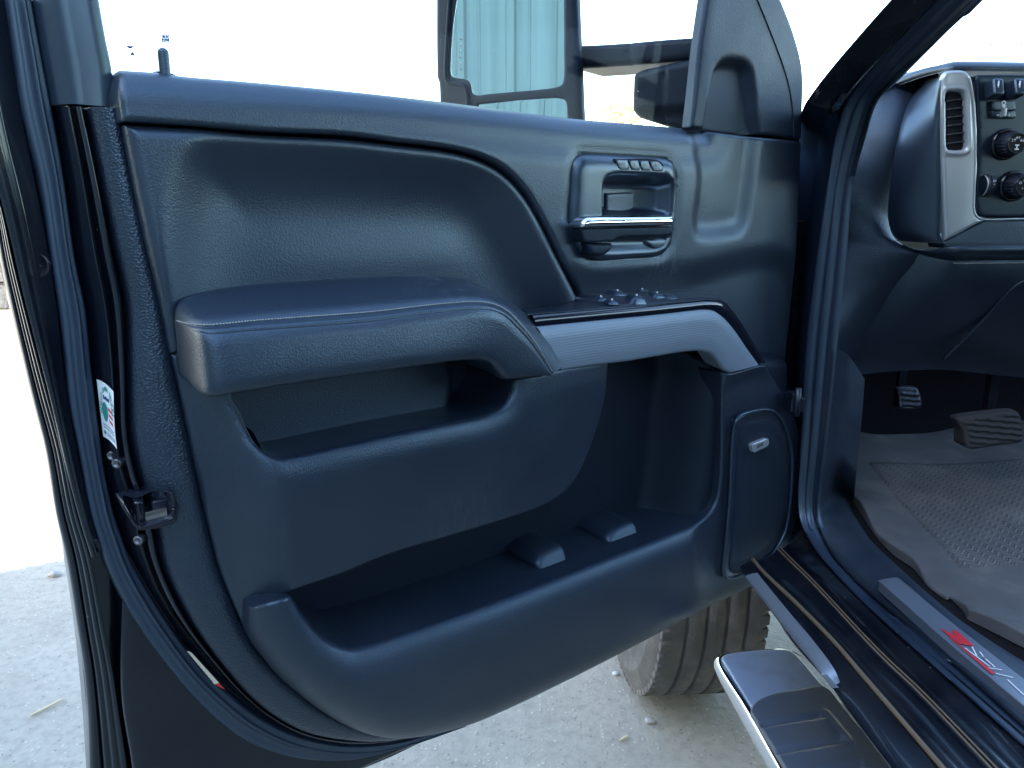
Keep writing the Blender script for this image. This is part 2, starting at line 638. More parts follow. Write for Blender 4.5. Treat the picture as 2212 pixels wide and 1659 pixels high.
M_TYRE = surf('tyre_rubber', (0.080, 0.076, 0.072), 0.85, spec=0.2, grain='fine', gscale=160, gstr=0.6, dust=0.8, dustcol=(0.165, 0.150, 0.128), mottling=0.3)
M_RIM = surf('wheel_metal', (0.5, 0.5, 0.5), 0.35, metal=0.9, dust=0.5)
M_STEEL = surf('steel', (0.5, 0.5, 0.5), 0.3, metal=1.0, dust=0.2)
M_DSTEEL = surf('dull_screw_steel', (0.16, 0.17, 0.19), 0.35, metal=0.9, dust=0.3)
M_STRAW = surf('dry_straw', (0.50, 0.43, 0.30), 0.8)
M_STONE = surf('pebble_stone', (0.30, 0.29, 0.27), 0.85)

def mat_glass(name, tint=(0.95, 0.98, 0.97), dirt=0.05, speck=0.02, streak=True):
    m, nt, out = mat(name)
    tr = nt.nodes.new('ShaderNodeBsdfTransparent'); tr.inputs[0].default_value = (*tint, 1)
    gl = nt.nodes.new('ShaderNodeBsdfGlossy'); gl.inputs['Roughness'].default_value = 0.02
    df = nt.nodes.new('ShaderNodeBsdfDiffuse'); df.inputs[0].default_value = (0.75, 0.76, 0.76, 1)
    fr = nt.nodes.new('ShaderNodeFresnel'); fr.inputs[0].default_value = 1.35
    m1 = nt.nodes.new('ShaderNodeMixShader')
    fc = math_n(nt, 'MULTIPLY', fr.outputs[0], 0.22)
    nt.links.new(fc, m1.inputs[0]); nt.links.new(tr.outputs[0], m1.inputs[1]); nt.links.new(gl.outputs[0], m1.inputs[2])
    tc = nt.nodes.new('ShaderNodeTexCoord')
    vo = N(nt, 'ShaderNodeTexVoronoi', Scale=130.0); nt.links.new(tc.outputs['Object'], vo.inputs['Vector'])
    near = ramp(nt, vo.outputs['Distance'], 0.10, 0.16, (1, 1, 1, 1), (0, 0, 0, 1))
    sel = nt.nodes.new('ShaderNodeSeparateColor'); nt.links.new(vo.outputs['Color'], sel.inputs[0])
    pick = math_n(nt, 'GREATER_THAN', sel.outputs[0], 1.0 - speck)
    nz = N(nt, 'ShaderNodeTexNoise', Scale=9.0, Detail=8.0); nt.links.new(tc.outputs['Object'], nz.inputs['Vector'])
    haze = math_n(nt, 'MULTIPLY', ramp(nt, nz.outputs['Fac'], 0.40, 0.75), dirt)
    fac = math_n(nt, 'MAXIMUM', math_n(nt, 'MULTIPLY', near, math_n(nt, 'MULTIPLY', pick, 0.55)), haze)
    if streak:
        mpg = nt.nodes.new('ShaderNodeMapping'); mpg.inputs['Scale'].default_value = (420, 420, 6)
        nt.links.new(tc.outputs['Object'], mpg.inputs[0])
        n2 = N(nt, 'ShaderNodeTexNoise', Scale=1.0, Detail=2.0); nt.links.new(mpg.outputs[0], n2.inputs['Vector'])
        st = math_n(nt, 'MULTIPLY', ramp(nt, n2.outputs['Fac'], 0.70, 0.78), 0.22)
        fac = math_n(nt, 'MAXIMUM', fac, st)
    m2 = nt.nodes.new('ShaderNodeMixShader')
    nt.links.new(fac, m2.inputs[0]); nt.links.new(m1.outputs[0], m2.inputs[1]); nt.links.new(df.outputs[0], m2.inputs[2])
    nt.links.new(m2.outputs[0], out.inputs[0])
    return m
M_GLASS = mat_glass('window_glass', (0.94, 0.985, 0.97), 0.015, 0.03)
M_WINDSHIELD = mat_glass('windshield_glass', (0.95, 0.98, 0.97), 0.03, 0.01, False)
M_MIRROR = surf('mirror_silvering', (0.50, 0.74, 0.78), 0.01, metal=1.0)
M_HOUSING = surf('mirror_housing_plastic', (0.004, 0.008, 0.016), 0.4, spec=0.14, stint=ST, grain='fine', gscale=700, gstr=0.3, specks=0.05, dust=0.02)

def mat_ground():
    m, nt, out = mat('worn_concrete')
    bs = nt.nodes.new('ShaderNodeBsdfPrincipled'); nt.links.new(bs.outputs[0], out.inputs[0])
    tc = nt.nodes.new('ShaderNodeTexCoord'); co = tc.outputs['Object']
    def nz(s, d=6.0, r=0.6):
        n = N(nt, 'ShaderNodeTexNoise', Scale=s, Detail=d, Roughness=r); nt.links.new(co, n.inputs['Vector']); return n.outputs['Fac']
    c = mixc(nt, ramp(nt, nz(1.3), 0.35, 0.7), (0.285, 0.258, 0.205), (0.39, 0.354, 0.282))
    c = mixc(nt, math_n(nt, 'MULTIPLY', ramp(nt, nz(38.0, 5.0), 0.45, 0.68), 0.55), c, (0.20, 0.185, 0.150))
    c = mixc(nt, math_n(nt, 'MULTIPLY', ramp(nt, nz(4.5, 7.0, 0.65), 0.48, 0.72), 0.45), c, (0.215, 0.19, 0.15))
    vo = N(nt, 'ShaderNodeTexVoronoi', Scale=95.0); nt.links.new(co, vo.inputs['Vector'])
    sel = nt.nodes.new('ShaderNodeSeparateColor'); nt.links.new(vo.outputs['Color'], sel.inputs[0])
    st = math_n(nt, 'MULTIPLY', ramp(nt, vo.outputs['Distance'], 0.25, 0.45, (1, 1, 1, 1), (0, 0, 0, 1)), math_n(nt, 'GREATER_THAN', sel.outputs[0], 0.86))
    c = mixc(nt, math_n(nt, 'MULTIPLY', st, math_n(nt, 'MULTIPLY', ramp(nt, nz(9.0, 4.0), 0.35, 0.65), 0.55)), c, (0.56, 0.52, 0.43))
    st2 = math_n(nt, 'MULTIPLY', ramp(nt, vo.outputs['Distance'], 0.2, 0.4, (1, 1, 1, 1), (0, 0, 0, 1)), math_n(nt, 'LESS_THAN', sel.outputs[0], 0.09))
    c = mixc(nt, math_n(nt, 'MULTIPLY', st2, 0.7), c, (0.14, 0.135, 0.125))
    nt.links.new(c, bs.inputs['Base Color'])
    bs.inputs['Roughness'].default_value = 0.8
    bp = nt.nodes.new('ShaderNodeBump'); bp.inputs['Strength'].default_value = 0.5; bp.inputs['Distance'].default_value = 0.006
    hh = math_n(nt, 'ADD', nz(60.0, 5.0), math_n(nt, 'MULTIPLY', st, 0.5))
    nt.links.new(hh, bp.inputs['Height']); nt.links.new(bp.outputs[0], bs.inputs['Normal'])
    return m
M_GROUND = mat_ground()

def mat_cladding():
    m, nt, out = mat('painted_metal_cladding')
    bs = nt.nodes.new('ShaderNodeBsdfPrincipled'); nt.links.new(bs.outputs[0], out.inputs[0])
    tc = nt.nodes.new('ShaderNodeTexCoord')
    mp = nt.nodes.new('ShaderNodeMapping'); mp.inputs['Scale'].default_value = (9, 9, 0.35); nt.links.new(tc.outputs['Object'], mp.inputs[0])
    n = N(nt, 'ShaderNodeTexNoise', Scale=1.0, Detail=6.0); nt.links.new(mp.outputs[0], n.inputs['Vector'])
    c = mixc(nt, ramp(nt, n.outputs['Fac'], 0.35, 0.7), (0.16, 0.175, 0.17), (0.25, 0.265, 0.25))
    nt.links.new(c, bs.inputs['Base Color']); bs.inputs['Roughness'].default_value = 0.5
    return m
M_CLAD = mat_cladding()
M_TRIMW = surf('pale_trim', (0.5, 0.5, 0.48), 0.6)
M_WALL = surf('weathered_concrete', (0.20, 0.20, 0.19), 0.9, grain='fine', gscale=20, gstr=0.5, mottling=0.5)
M_BARK = surf('bark', (0.16, 0.14, 0.11), 0.9)
M_DRYLEAF = surf('dry_leaves', (0.34, 0.28, 0.10), 0.8)

# ------------------------------------------------------------------ GROUND
g = MB()
xs = [-400, -60, -8, -3, -1, 1, 3, 8, 60, 400]
V = [(x, y, 0.0) for y in xs for x in xs]
k = len(xs)
g.add(V, [[j * k + i, j * k + i + 1, (j + 1) * k + i + 1, (j + 1) * k + i] for j in range(k - 1) for i in range(k - 1)], 0, False)
tag(g.build('ground', M_GROUND), kind='structure')

# ================================================================== THE OPEN DOOR
door = thing('truck_door', 'open black pickup door seen from inside, with leather armrest and map pockets', 'truck door', tuple(D(1700, 900, 0.0) * [1, 1, 0] + np.array([0, 0, 0.55])), math.radians(38.0))

def add_scuff(m, P, rad, amount, col=(0.22, 0.24, 0.26), sc=(60, 60, 140)):
    nt = m.node_tree
    bs = [n for n in nt.nodes if n.type == 'BSDF_PRINCIPLED'][0]
    loc = root_inv(door) @ Vector(P)
    tc = nt.nodes.new('ShaderNodeTexCoord')
    dv_ = nt.nodes.new('ShaderNodeVectorMath'); dv_.operation = 'DISTANCE'
    nt.links.new(tc.outputs['Object'], dv_.inputs[0]); dv_.inputs[1].default_value = tuple(loc)
    fall = ramp(nt, math_n(nt, 'DIVIDE', dv_.outputs['Value'], rad), 0.2, 1.0, (1, 1, 1, 1), (0, 0, 0, 1))
    mp_ = nt.nodes.new('ShaderNodeMapping'); mp_.inputs['Scale'].default_value = sc
    nt.links.new(tc.outputs['Object'], mp_.inputs[0])
    nz_ = N(nt, 'ShaderNodeTexNoise', Scale=1.0, Detail=6.0, Roughness=0.65); nt.links.new(mp_.outputs[0], nz_.inputs['Vector'])
    k_ = math_n(nt, 'MULTIPLY', math_n(nt, 'MULTIPLY', fall, ramp(nt, nz_.outputs['Fac'], 0.5, 0.68)), amount)
    old = bs.inputs['Base Color'].links[0].from_socket
    nt.links.new(mixc(nt, k_, old, col), bs.inputs['Base Color'])
add_scuff(M_LEATHER, D(940, 612, 0.0), 0.09, 0.22)
add_scuff(M_FINE, D(1000, 1120, 0.04), 0.07, 0.10, sc=(200, 200, 40))
add_scuff(M_FINE, D(1560, 1240, 0.03), 0.10, 0.14, sc=(300, 300, 50))
add_scuff(M_GRAIN, D(1440, 560, 0.012), 0.06, 0.25, sc=(120, 120, 30))

# picture-measured boundaries of the rear edge, top to bottom and round to the lower edge (all have the same number of knots)
C0 = [(-150, -20), (-106, 140), (-62, 300), (-20, 450), (0, 560), (20, 653), (43, 753), (67, 853), (97, 970), (120, 1106), (143, 1206), (167, 1356), (182, 1456), (190, 1556), (193, 1659), (194, 1760)]
SL = [(10, 0), (27, 120), (43, 233), (80, 383), (107, 553), (127, 686), (137, 773), (147, 870), (167, 970), (193, 1106), (217, 1186), (240, 1249), (283, 1333), (333, 1406), (400, 1489), (467, 1556), (533, 1603), (633, 1636), (737, 1641), (804, 1629), (871, 1606), (990, 1562)]
SR = [(70, 0), (92, 120), (113, 227), (140, 383), (163, 553), (187, 670), (200, 803), (217, 936), (230, 1030), (247, 1106), (264, 1156), (283, 1206), (333, 1293), (372, 1353), (430, 1430), (490, 1488), (556, 1540), (640, 1584), (737, 1606), (820, 1606), (890, 1594), (1000, 1559)]
G4 = [(113, -20), (130, 120), (147, 230), (178, 383), (207, 553), (227, 653), (243, 803), (248, 936), (262, 1020), (287, 1086), (297, 1146), (312, 1203), (342, 1280), (383, 1346), (440, 1416), (497, 1478), (560, 1534), (645, 1582), (737, 1603), (815, 1602), (885, 1590), (995, 1557)]
E5 = [(155, -20), (170, 120), (187, 232), (222, 400), (253, 553), (273, 653), (279, 803), (283, 936), (303, 1030), (322, 1086), (338, 1146), (353, 1223), (390, 1306), (430, 1374), (480, 1440), (535, 1503), (590, 1548), (660, 1583), (745, 1597), (812, 1598), (880, 1587), (990, 1554)]
P6 = [(225, -20), (240, 120), (255, 233), (290, 400), (323, 553), (347, 653), (372, 770), (408, 936), (428, 1030), (440, 1090), (452, 1140), (474, 1226), (505, 1306), (530, 1364), (570, 1426), (612, 1468), (660, 1510), (705, 1541), (765, 1572), (812, 1585), (870, 1587), (985, 1553)]
NP = 6
def edgec(pts, w, n_per=NP, i0=0):
    q = spline([p for p in pts[i0:]], False, n_per=n_per)
    return np.array([D(a[0], a[1], w) for a in q]), q

# metal shell: inner sheet, outer skin, flange
sh = MB()
shell_px = [(100, 60), (100, 60), (160, 300), (215, 700), (245, 950), (262, 1100), (262, 1250), (262, 1500), (285, 1659), (296, 1800), (296, 1800), (600, 1740), (767, 1663), (844, 1628), (990, 1566), (1180, 1480), (1470, 1322), (1600, 1240), (1600, 1240), (1660, 1000), (1680, 700), (1700, 320), (1700, 320), (1470, 300), (700, 210), (262, 240), (222, 190), (190, 60), (190, 60)]
pad(sh, DOOR, shell_px, -0.068, r=0.006, res=0.02, skirt=-0.085)
uvo = []
for q in spline([(-70, 300), (0, 560), (97, 970), (167, 1356), (196, 1700), (196, 1830)], False, 30):
    uvo.append(DOOR.uv(q[0], q[1], -0.125))
u_r, z_b = 1.10, 0.515
z_b = min(z_b, DOOR.uv(767, 1659, -0.1)[1] - 0.01)
uv_low = [DOOR.uv(x, y, -0.095) for x, y in ((767, 1661), (844, 1629), (987, 1566))]
outer = list(uvo) + [(0.12, uv_low[0][1] - 0.03)] + [(a[0], a[1]) for a in uv_low] + [DOOR.uv(1180, 1440, -0.095), DOOR.uv(1470, 1285, -0.095), DOOR.uv(1640, 1190, -0.095), (1.21, 0.80), (1.21, 1.33), (0.0, 1.33)]
pad(sh, DOOR, None, -0.11, r=0.01, res=0.05, skirt=-0.15, closed_uv=outer)
# flange between the outer edge and the seal, with its folds
idx = 13
c0, _ = edgec([p for p in C0], -0.115)
flR = [(-128, -20), (-84, 140), (-40, 300), (3, 450), (28, 560), (51, 653), (77, 753), (104, 853), (136, 970), (166, 1106), (196, 1206), (226, 1356), (246, 1456), (262, 1556), (278, 1659), (292, 1760)]
FL_A = [(-142, -20), (-98, 140), (-54, 300), (-8, 450), (12, 560), (33, 653), (57, 753), (82, 853), (113, 970), (138, 1106), (163, 1206), (188, 1356), (204, 1456), (214, 1556), (222, 1659), (228, 1760)]
ca, _ = edgec(FL_A, -0.104)
cr, _ = edgec(flR, -0.078)
strip(sh, c0, ca, [(0, -0.010), (0.03, -0.002), (0.08, 0.002), (0.5, 0.003), (0.9, 0.0), (1, -0.004)], DN)
strip(sh, ca, cr, [(0, -0.004), (0.05, 0.001), (0.25, 0.003), (0.32, -0.002), (0.36, 0.004), (0.6, 0.003), (0.66, -0.003), (0.72, 0.003), (0.95, 0.0), (1, -0.005)], DN)
u2a = curve3(D, [(-128, -20, -0.078), (-84, 140, -0.078), (-40, 300, -0.078), (3, 450, -0.078), (51, 653, -0.078), (104, 853, -0.078), (166, 1106, -0.078), (196, 1206, -0.078)], n=40)
u2b = curve3(D, [(16, -20, -0.072), (36, 140, -0.070), (60, 300, -0.068), (90, 450, -0.066), (124, 653, -0.066), (146, 853, -0.066), (196, 1106, -0.066), (220, 1186, -0.066)], n=40)
strip(sh, u2a, u2b, [(0, -0.008), (0.06, 0.0), (0.3, 0.002), (0.42, -0.003), (0.5, 0.005), (0.56, 0.0), (0.95, 0.0), (1, -0.006)], DN)
# channel inside the seal and the metal step to the trim
a3, _ = edgec(SR, -0.060, i0=2)
a4, _ = edgec(G4, -0.036, i0=2)
a5, _ = edgec(E5, -0.026, i0=2)
strip(sh, a3, a4, [(0, -0.01), (0.1, -0.006), (0.35, -0.004), (0.6, -0.001), (0.93, 0.0), (0.97, 0.003), (1, 0.0)], DN)
strip(sh, a4, a5, [(0, 0.0), (0.03, -0.008), (0.3, -0.008), (0.36, -0.001), (0.5, 0.005), (0.68, 0.004), (0.8, -0.003), (1.15, -0.016)], DN)
# lower hem seam along the outer skin
hem = curve3(D, [(560, 1745, -0.088), (700, 1691, -0.088), (767, 1662, -0.088), (844, 1630, -0.088), (905, 1601, -0.088), (987, 1567, -0.088)], n=30)
tube(sh, hem, 0.0028, 6)
sh_o = sh.build('door_shell', M_PAINT_DIRTY, door)

# weatherstrip
ws = MB()
s1, _ = edgec(SL, -0.070)
s2, _ = edgec(SR, -0.060)
strip(ws, s1, s2, [(0, -0.012), (0.02, -0.001), (0.07, 0.005), (0.16, 0.007), (0.30, 0.005), (0.42, 0.0035), (0.50, 0.006), (0.57, 0.010), (0.62, 0.012), (0.68, 0.010), (0.74, 0.006), (0.84, 0.0065), (0.94, 0.003), (1, -0.010)], DN)
ws.build('weatherstrip', M_RUBBER, door)

# frame trim beside the window, above the belt
wf = MB()
fa = curve3(D, [(-22, -700), (60, -130), (82, 0), (95, 110), (113, 226)], n=30)
fb = curve3(D, [(150, -700), (205, -100), (217, 0), (229, 80), (246, 152), (249, 232)], n=30)
fa = np.array([p - DN * 0.045 for p in [D(*q) for q in resample(spline([(-30, -600), (52, -180), (82, 0), (95, 110), (113, 226)], False, 10), 30)]]) * 1
fa = np.array([D(q[0], q[1], -0.056) for q in resample(spline([(-42, -600), (40, -180), (68, 0), (86, 110), (108, 226)], False, 10), 30)])
fb = np.array([D(q[0], q[1], -0.030) for q in resample(spline([(120, -600), (185, -180), (217, 0), (231, 80), (246, 156), (249, 232)], False, 10), 30)])
strip(wf, fa, fb, [(0, -0.012), (0.03, 0.0), (0.12, 0.006), (0.28, 0.013), (0.38, 0.014), (0.5, 0.011), (0.75, 0.007), (0.93, 0.004), (0.98, -0.001), (1, -0.012)], DN)
end = [fa[-1] * (1 - f) + fb[-1] * f + DN * h for f, h in ((0, -0.012), (0.03, 0.0), (0.12, 0.006), (0.28, 0.013), (0.38, 0.014), (0.5, 0.011), (0.75, 0.007), (0.93, 0.004), (0.98, -0.001), (1, -0.012))]
wf.add(end + [p - DN * 0.02 for p in end], [[i, i + 1, i + 11, i + 10] for i in range(9)], 0, False)
# top rail and front rail of the frame
top_z = D(120, -600, -0.035)[2]
wf.build('window_frame', M_SATIN, door)

# edge trim strip (coarse grain) with the notch of the latch
et = MB()
b5, q5 = edgec(E5, -0.028, i0=2)
b6, q6 = edgec(P6, -0.006, i0=2)
strip(et, b5, b6, [(0, -0.012), (0.02, -0.003), (0.07, 0.003), (0.16, 0.006), (0.35, 0.006), (0.7, 0.003), (0.97, -0.003), (1.0, -0.008), (1.03, -0.04)], DN)
et.build('edge_trim', M_COARSE, door)

# door latch in its notch
la = MB()
pad(la, DOOR, [(268, 1090), (268, 1090), (300, 1080), (358, 1060), (374, 1064), (381, 1100), (380, 1126), (340, 1141), (300, 1145), (300, 1145), (283, 1122)], -0.003, r=0.002, skirt=-0.04, mi=0, res=0.006,
    extra=lambda U, d: -0.034 * sstep(sdf(U, px_poly(DOOR, [(276, 1092), (304, 1086), (356, 1068), (368, 1074), (374, 1102), (370, 1124), (330, 1134), (302, 1138), (285, 1115)], 0.004)), -0.001, 0.0035))
rimc = curve3(D, [(268, 1092, 0.004), (279, 1112, 0.006), (293, 1132, 0.007), (302, 1142, 0.007), (320, 1140, 0.007), (350, 1131, 0.007), (370, 1126, 0.007), (377, 1120, 0.007), (377, 1100, 0.007)], n=40)
tube(la, rimc - DN * 0.004, 0.0016, 8, mi=1)
box(la, D(322, 1112, -0.018), DD * 0.014, ZUP * 0.006, DN * 0.008, mi=2)
rbox(la, D(300, 1106, -0.012), DD * 0.004, ZUP * 0.013, DN * 0.008, 0.003, mi=1)
rbox(la, D(350, 1095, -0.02), DD * 0.010, ZUP * 0.010, DN * 0.006, 0.003, mi=0)
la.build('door_latch', [M_BLACKPL, M_GLOSS, M_STEEL], door)

# ---------------------------------------------------------------- upper trim
GROOVE = [(263, 262), (400, 271), (567, 284), (737, 292), (854, 306), (971, 321), (1037, 339), (1087, 368), (1131, 415), (1170, 482), (1204, 551), (1244, 631)]
BEZEL = [(1265, 333), (1247, 336), (1237, 348), (1231, 369), (1229, 411), (1227, 450), (1228, 486), (1236, 516), (1253, 546), (1270, 559), (1285, 563), (1365, 558), (1412, 555), (1428, 549), (1437, 538), (1445, 522), (1450, 491), (1454, 440), (1455, 386), (1452, 362), (1445, 349), (1431, 342), (1416, 340), (1348, 336)]
UPPER = [(257, 152), (257, 152), (333, 157), (392, 165), (533, 177), (737, 196), (951, 220), (1204, 253), (1271, 260), (1475, 277), (1475, 277), (1490, 279), (1608, 294), (1726, 305), (1726, 305), (1722, 400), (1715, 553), (1702, 680), (1692, 770), (1690, 840), (1690, 840), (1640, 830), (1580, 720), (1400, 700), (1262, 690), (1250, 660), (1244, 633), (1244, 633)] + GROOVE[::-1][1:] + [(263, 262), (255, 207)]
bez_uv = px_poly(DOOR, BEZEL, 0.012)
top_line = px_poly(DOOR, [(230, 150), (333, 157), (392, 165), (533, 177), (737, 196), (951, 220), (1204, 253), (1271, 260), (1475, 278), (1500, 281)], -0.02, closed=False)
dim_uv = px_poly(DOOR, [(1508, 270), (1631, 270), (1630, 350), (1623, 420), (1613, 480), (1600, 505), (1580, 513), (1520, 520), (1500, 512), (1492, 480), (1498, 400)], 0.012)
fold_uv = px_poly(DOOR, [(1225, 600), (1300, 596), (1480, 585), (1700, 560), (1700, 860), (1225, 860)], 0.012)
cav_uv = px_poly(DOOR, [(1380, 585), (1440, 540), (1480, 470), (1700, 440), (1700, 600), (1500, 600)], 0.012)
def ex_upper(U, d):
    dt = seg_dist(U, top_line, closed=False)
    t = np.clip(dt / 0.030, 0, 1)
    w = -0.030 * (1 - np.sqrt(np.clip(1 - (1 - t) ** 2, 0, 1)))
    w = w + 0.004 * sstep(dt, 0.03, 0.06) - 0.004 * sstep(dt, 0.06, 0.20)
    sb = sdf(U, bez_uv)
    w = w - 0.05 * sstep(sb, 0.004, 0.009) - 0.0025 * sstep(sb, -0.014, 0.0)
    sd = sdf(U, dim_uv)
    w = w - 0.010 * sstep(sd, -0.006, 0.026)
    w = w - 0.010 * sstep(sdf(U, fold_uv), -0.02, 0.03)
    return w
up = MB()
pad(up, DOOR, UPPER, 0.014, r=0.006, skirt=-0.05, extra=ex_upper, res=0.0065, edge_extra=True)
up.build('upper_trim', M_GRAIN, door)

# ---------------------------------------------------------------- padded insert
INSERT = [(267, 270), (400, 277), (567, 291), (737, 300), (854, 313), (971, 328), (1035, 347), (1082, 375), (1125, 420), (1164, 486), (1198, 555), (1238, 636), (1238, 636), (1245, 690), (1210, 740), (900, 745), (400, 770), (372, 765), (372, 765), (349, 653), (325, 553), (292, 400), (272, 300)]
rec_uv = px_poly(DOOR, [(505, 303), (600, 306), (740, 320), (860, 335), (970, 348), (1022, 366), (1066, 398), (1108, 460), (1146, 536), (1184, 612), (1219, 695), (1235, 800), (372, 800), (368, 690), (370, 600), (374, 490), (384, 405), (404, 350), (442, 316)], 0.0)
def ex_insert(U, d):
    sd = sdf(U, rec_uv)
    x_ = np.maximum(0, sd + 0.014)
    w = -0.032 * (1 - np.exp(-(x_ / 0.042) ** 1.6)) + 0.005 * sstep(1.30 - U[:, 1], 0.0, 0.20) * sstep(sd, 0.0, 0.09)
    # gently hollowed pad with two soft undulations
    u, v = U[:, 0], U[:, 1]
    w = w + 0.004 * np.exp(-((v - 1.20) / 0.035) ** 2) * sstep(sd, 0.03, 0.12) * (0.6 + 0.4 * np.sin((u - 0.2) * 9))
    return w
ins = MB()
pad(ins, DOOR, INSERT, 0.012, r=0.012, rd=0.011, skirt=-0.05, extra=ex_insert, res=0.0065)
ins.build('padded_insert', M_GRAIN, door)

# ---------------------------------------------------------------- sail trim in the front corner of the window
sail_dim = px_poly(DOOR, [(1524, 300), (1530, 200), (1540, 150), (1556, 127), (1575, 122), (1608, 128), (1622, 146), (1629, 187), (1634, 240), (1637, 300)], 0.010)
def ex_sail(U, d):
    sd = sdf(U, sail_dim)
    w = -0.016 * sstep(sd, -0.002, 0.016)
    ln = px_poly(DOOR, [(1630, -15), (1665, 70), (1691, 140), (1705, 190), (1712, 240), (1716, 310)], 0.01, closed=False)
    dl = seg_dist(U, ln, closed=False)
    return w - 0.003 * sstep(sdf(U, px_poly(DOOR, [(1440, 310), (1500, 240), (1545, 0), (1560, -120), (1400, -100)], 0.01)), 0.0, 0.03)
sa = MB()
SAIL = [(1523, 0), (1510, 90), (1498, 200), (1489, 277), (1489, 277), (1545, 285), (1608, 292), (1635, 291), (1726, 303), (1726, 303), (1729, 230), (1730, 173), (1726, 133), (1708, 67), (1681, -2), (1640, -100), (1600, -180), (1560, -230), (1560, -230), (1545, -120)]
pad(sa, DOOR, SAIL, 0.012, r=0.005, skirt=-0.006, extra=ex_sail, res=0.006)
lnc = [D(x, y, 0.0122) for x, y in spline([(1628, -20), (1648, 28), (1668, 78), (1691, 140), (1704, 185), (1711, 226), (1714, 262), (1715, 300)], False, 8)]
tube(sa, lnc, 0.0013, 6)
M_SAIL = surf('matte_corner_trim', BLK, 0.5, spec=0.5, stint=ST, grain='leather', gscale=620, gstr=0.2, specks=0.01, rough_var=0.05)
sa.build('sail_trim', M_SAIL, door)
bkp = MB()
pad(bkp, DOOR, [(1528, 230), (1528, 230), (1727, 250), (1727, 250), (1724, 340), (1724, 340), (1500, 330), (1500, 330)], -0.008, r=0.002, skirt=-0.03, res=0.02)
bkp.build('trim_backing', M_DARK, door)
# glass run channel along the sail trim
gr = MB()
ga = curve3(D, [(1548, -140, -0.004), (1523, 0, -0.004), (1507, 110, -0.004), (1489, 276, -0.004)], n=24) + DN * 0.001
gb = curve3(D, [(1539, -140, -0.02), (1513, 0, -0.02), (1497, 110, -0.02), (1479, 275, -0.02)], n=24)
strip(gr, gb, ga, [(0, 0), (0.25, 0.004), (0.5, 0.0), (0.6, 0.006), (0.85, 0.004), (1, -0.01)], DN)
gr.build('glass_channel', M_RUBBER, door)

# ---------------------------------------------------------------- window glass, decals, lock pin
gl = MB()
GZ = -0.026
gq = [(214, 240), (200, -650), (1560, -650), (1545, -120), (1500, 110), (1480, 300)]
V = [D(x, y, GZ) for x, y in gq]
gl.add(V, [[0, 1, 2, 3, 4, 5][::-1]], 0, False)
glass_o = gl.build('window_glass', M_GLASS, door)
dc = MB()
def flat(mb, pts, w, mi=0, fr=DOOR):
    mb.add([fr.at(x, y, w) for x, y in pts], [list(range(len(pts)))], mi, False)
flat(dc, [(272, 98.6), (290, 99.3), (290, 101), (283, 105), (280, 106), (272.5, 100)], GZ + 0.0012, 0)
flat(dc, [(274, 119), (292, 119.8), (292, 118.5), (287, 112), (284, 113), (281, 118)], GZ + 0.0012, 0)
dc.build('glass_mark', M_NAVY, glass_o)
dc = MB()
flat(dc, [(348.2, 73), (366.2, 74.2), (366.8, 93), (348.8, 91.4)], GZ + 0.0012, 0)
c = D(357.5, 82.4, GZ + 0.0018)
put_text(dc, 'BI', c, -ZUP, DD, 0.0060, 1, bold=0.02, fit=0.0062)
dc.build('glass_mark', [M_NAVY, M_WHITE], glass_o)
lp = MB()
pb = D(357, 163, -0.012); pt = D(352, 112, -0.012)
axis = (pt - pb); L = np.linalg.norm(axis); axis /= L
prof = [(0.0046, -0.02)]
for i in range(14):
    prof += [(0.0048, L * i / 14), (0.0044, L * (i + .35) / 14), (0.0048, L * (i + .7) / 14)]
prof += [(0.0048, L * 0.98), (0.0040, L + 0.0015), (0.0022, L + 0.003), (0.0, L + 0.0034)]
lathe(lp, pb, axis, prof, 20)
lp_o = lp.build('lock_pin', M_SATIN, door)
co_ = MB()
lathe(co_, D(358, 168, -0.008), ZUP * 0.8 + DN * 0.5, [(0.0056, -0.01), (0.0062, 0.001), (0.0075, 0.0018), (0.0110, 0.0010), (0.0130, -0.0010), (0.0135, -0.01)], 28)
co_.build('collar', M_SATIN, lp_o)

# ---------------------------------------------------------------- armrest
AB = [(379, 668), (384, 656), (396, 646), (433, 634), (533, 617), (650, 609), (800, 600), (920, 597), (985, 601), (1021, 611), (1057, 631), (1104, 658), (1144, 686), (1167, 713), (1195, 757), (1214, 794)]
AS = [(377, 695), (400, 707), (425, 715), (450, 720), (550, 713), (650, 706), (800, 694), (904, 680), (980, 671), (1030, 667), (1062, 669), (1090, 681), (1121, 710), (1150, 743), (1174, 779), (1192, 810)]
AE = [(383, 770), (408, 808), (432, 846), (456, 862), (530, 852), (650, 833), (800, 811), (940, 791), (1000, 783), (1040, 782), (1062, 788), (1079, 805), (1095, 822), (1130, 821), (1162, 816), (1193, 811)]
WB_ = [0.008, 0.006, 0.002, -0.008, -0.014, -0.016, -0.016, -0.014, -0.012, -0.008, -0.002, 0.010, 0.030, 0.045, 0.054, 0.058]
WS_ = [0.010, 0.040, 0.062, 0.072, 0.076, 0.078, 0.078, 0.078, 0.078, 0.078, 0.077, 0.075, 0.072, 0.069, 0.066, 0.064]
WE_ = [0.006, 0.036, 0.060, 0.075, 0.083, 0.084, 0.084, 0.084, 0.082, 0.079, 0.076, 0.073, 0.070, 0.067, 0.065, 0.063]
def knots(P, W, n_per=8):
    q = spline([(a[0], a[1], w) for a, w in zip(P, W)], False, n_per=n_per)
    return np.array([D(a[0], a[1], a[2]) for a in q]), q
kb, _ = knots(AB, WB_)
ks, qs = knots(AS, WS_)
ke, _ = knots(AE, WE_)
ar = MB()
updir = ZUP * 0.8 + DN * 0.6
nk = len(kb)
wid = np.linalg.norm(kb - ks, axis=1)
bul = np.clip(wid / 0.11, 0.05, 1.0)[:, None] * updir[None, :]
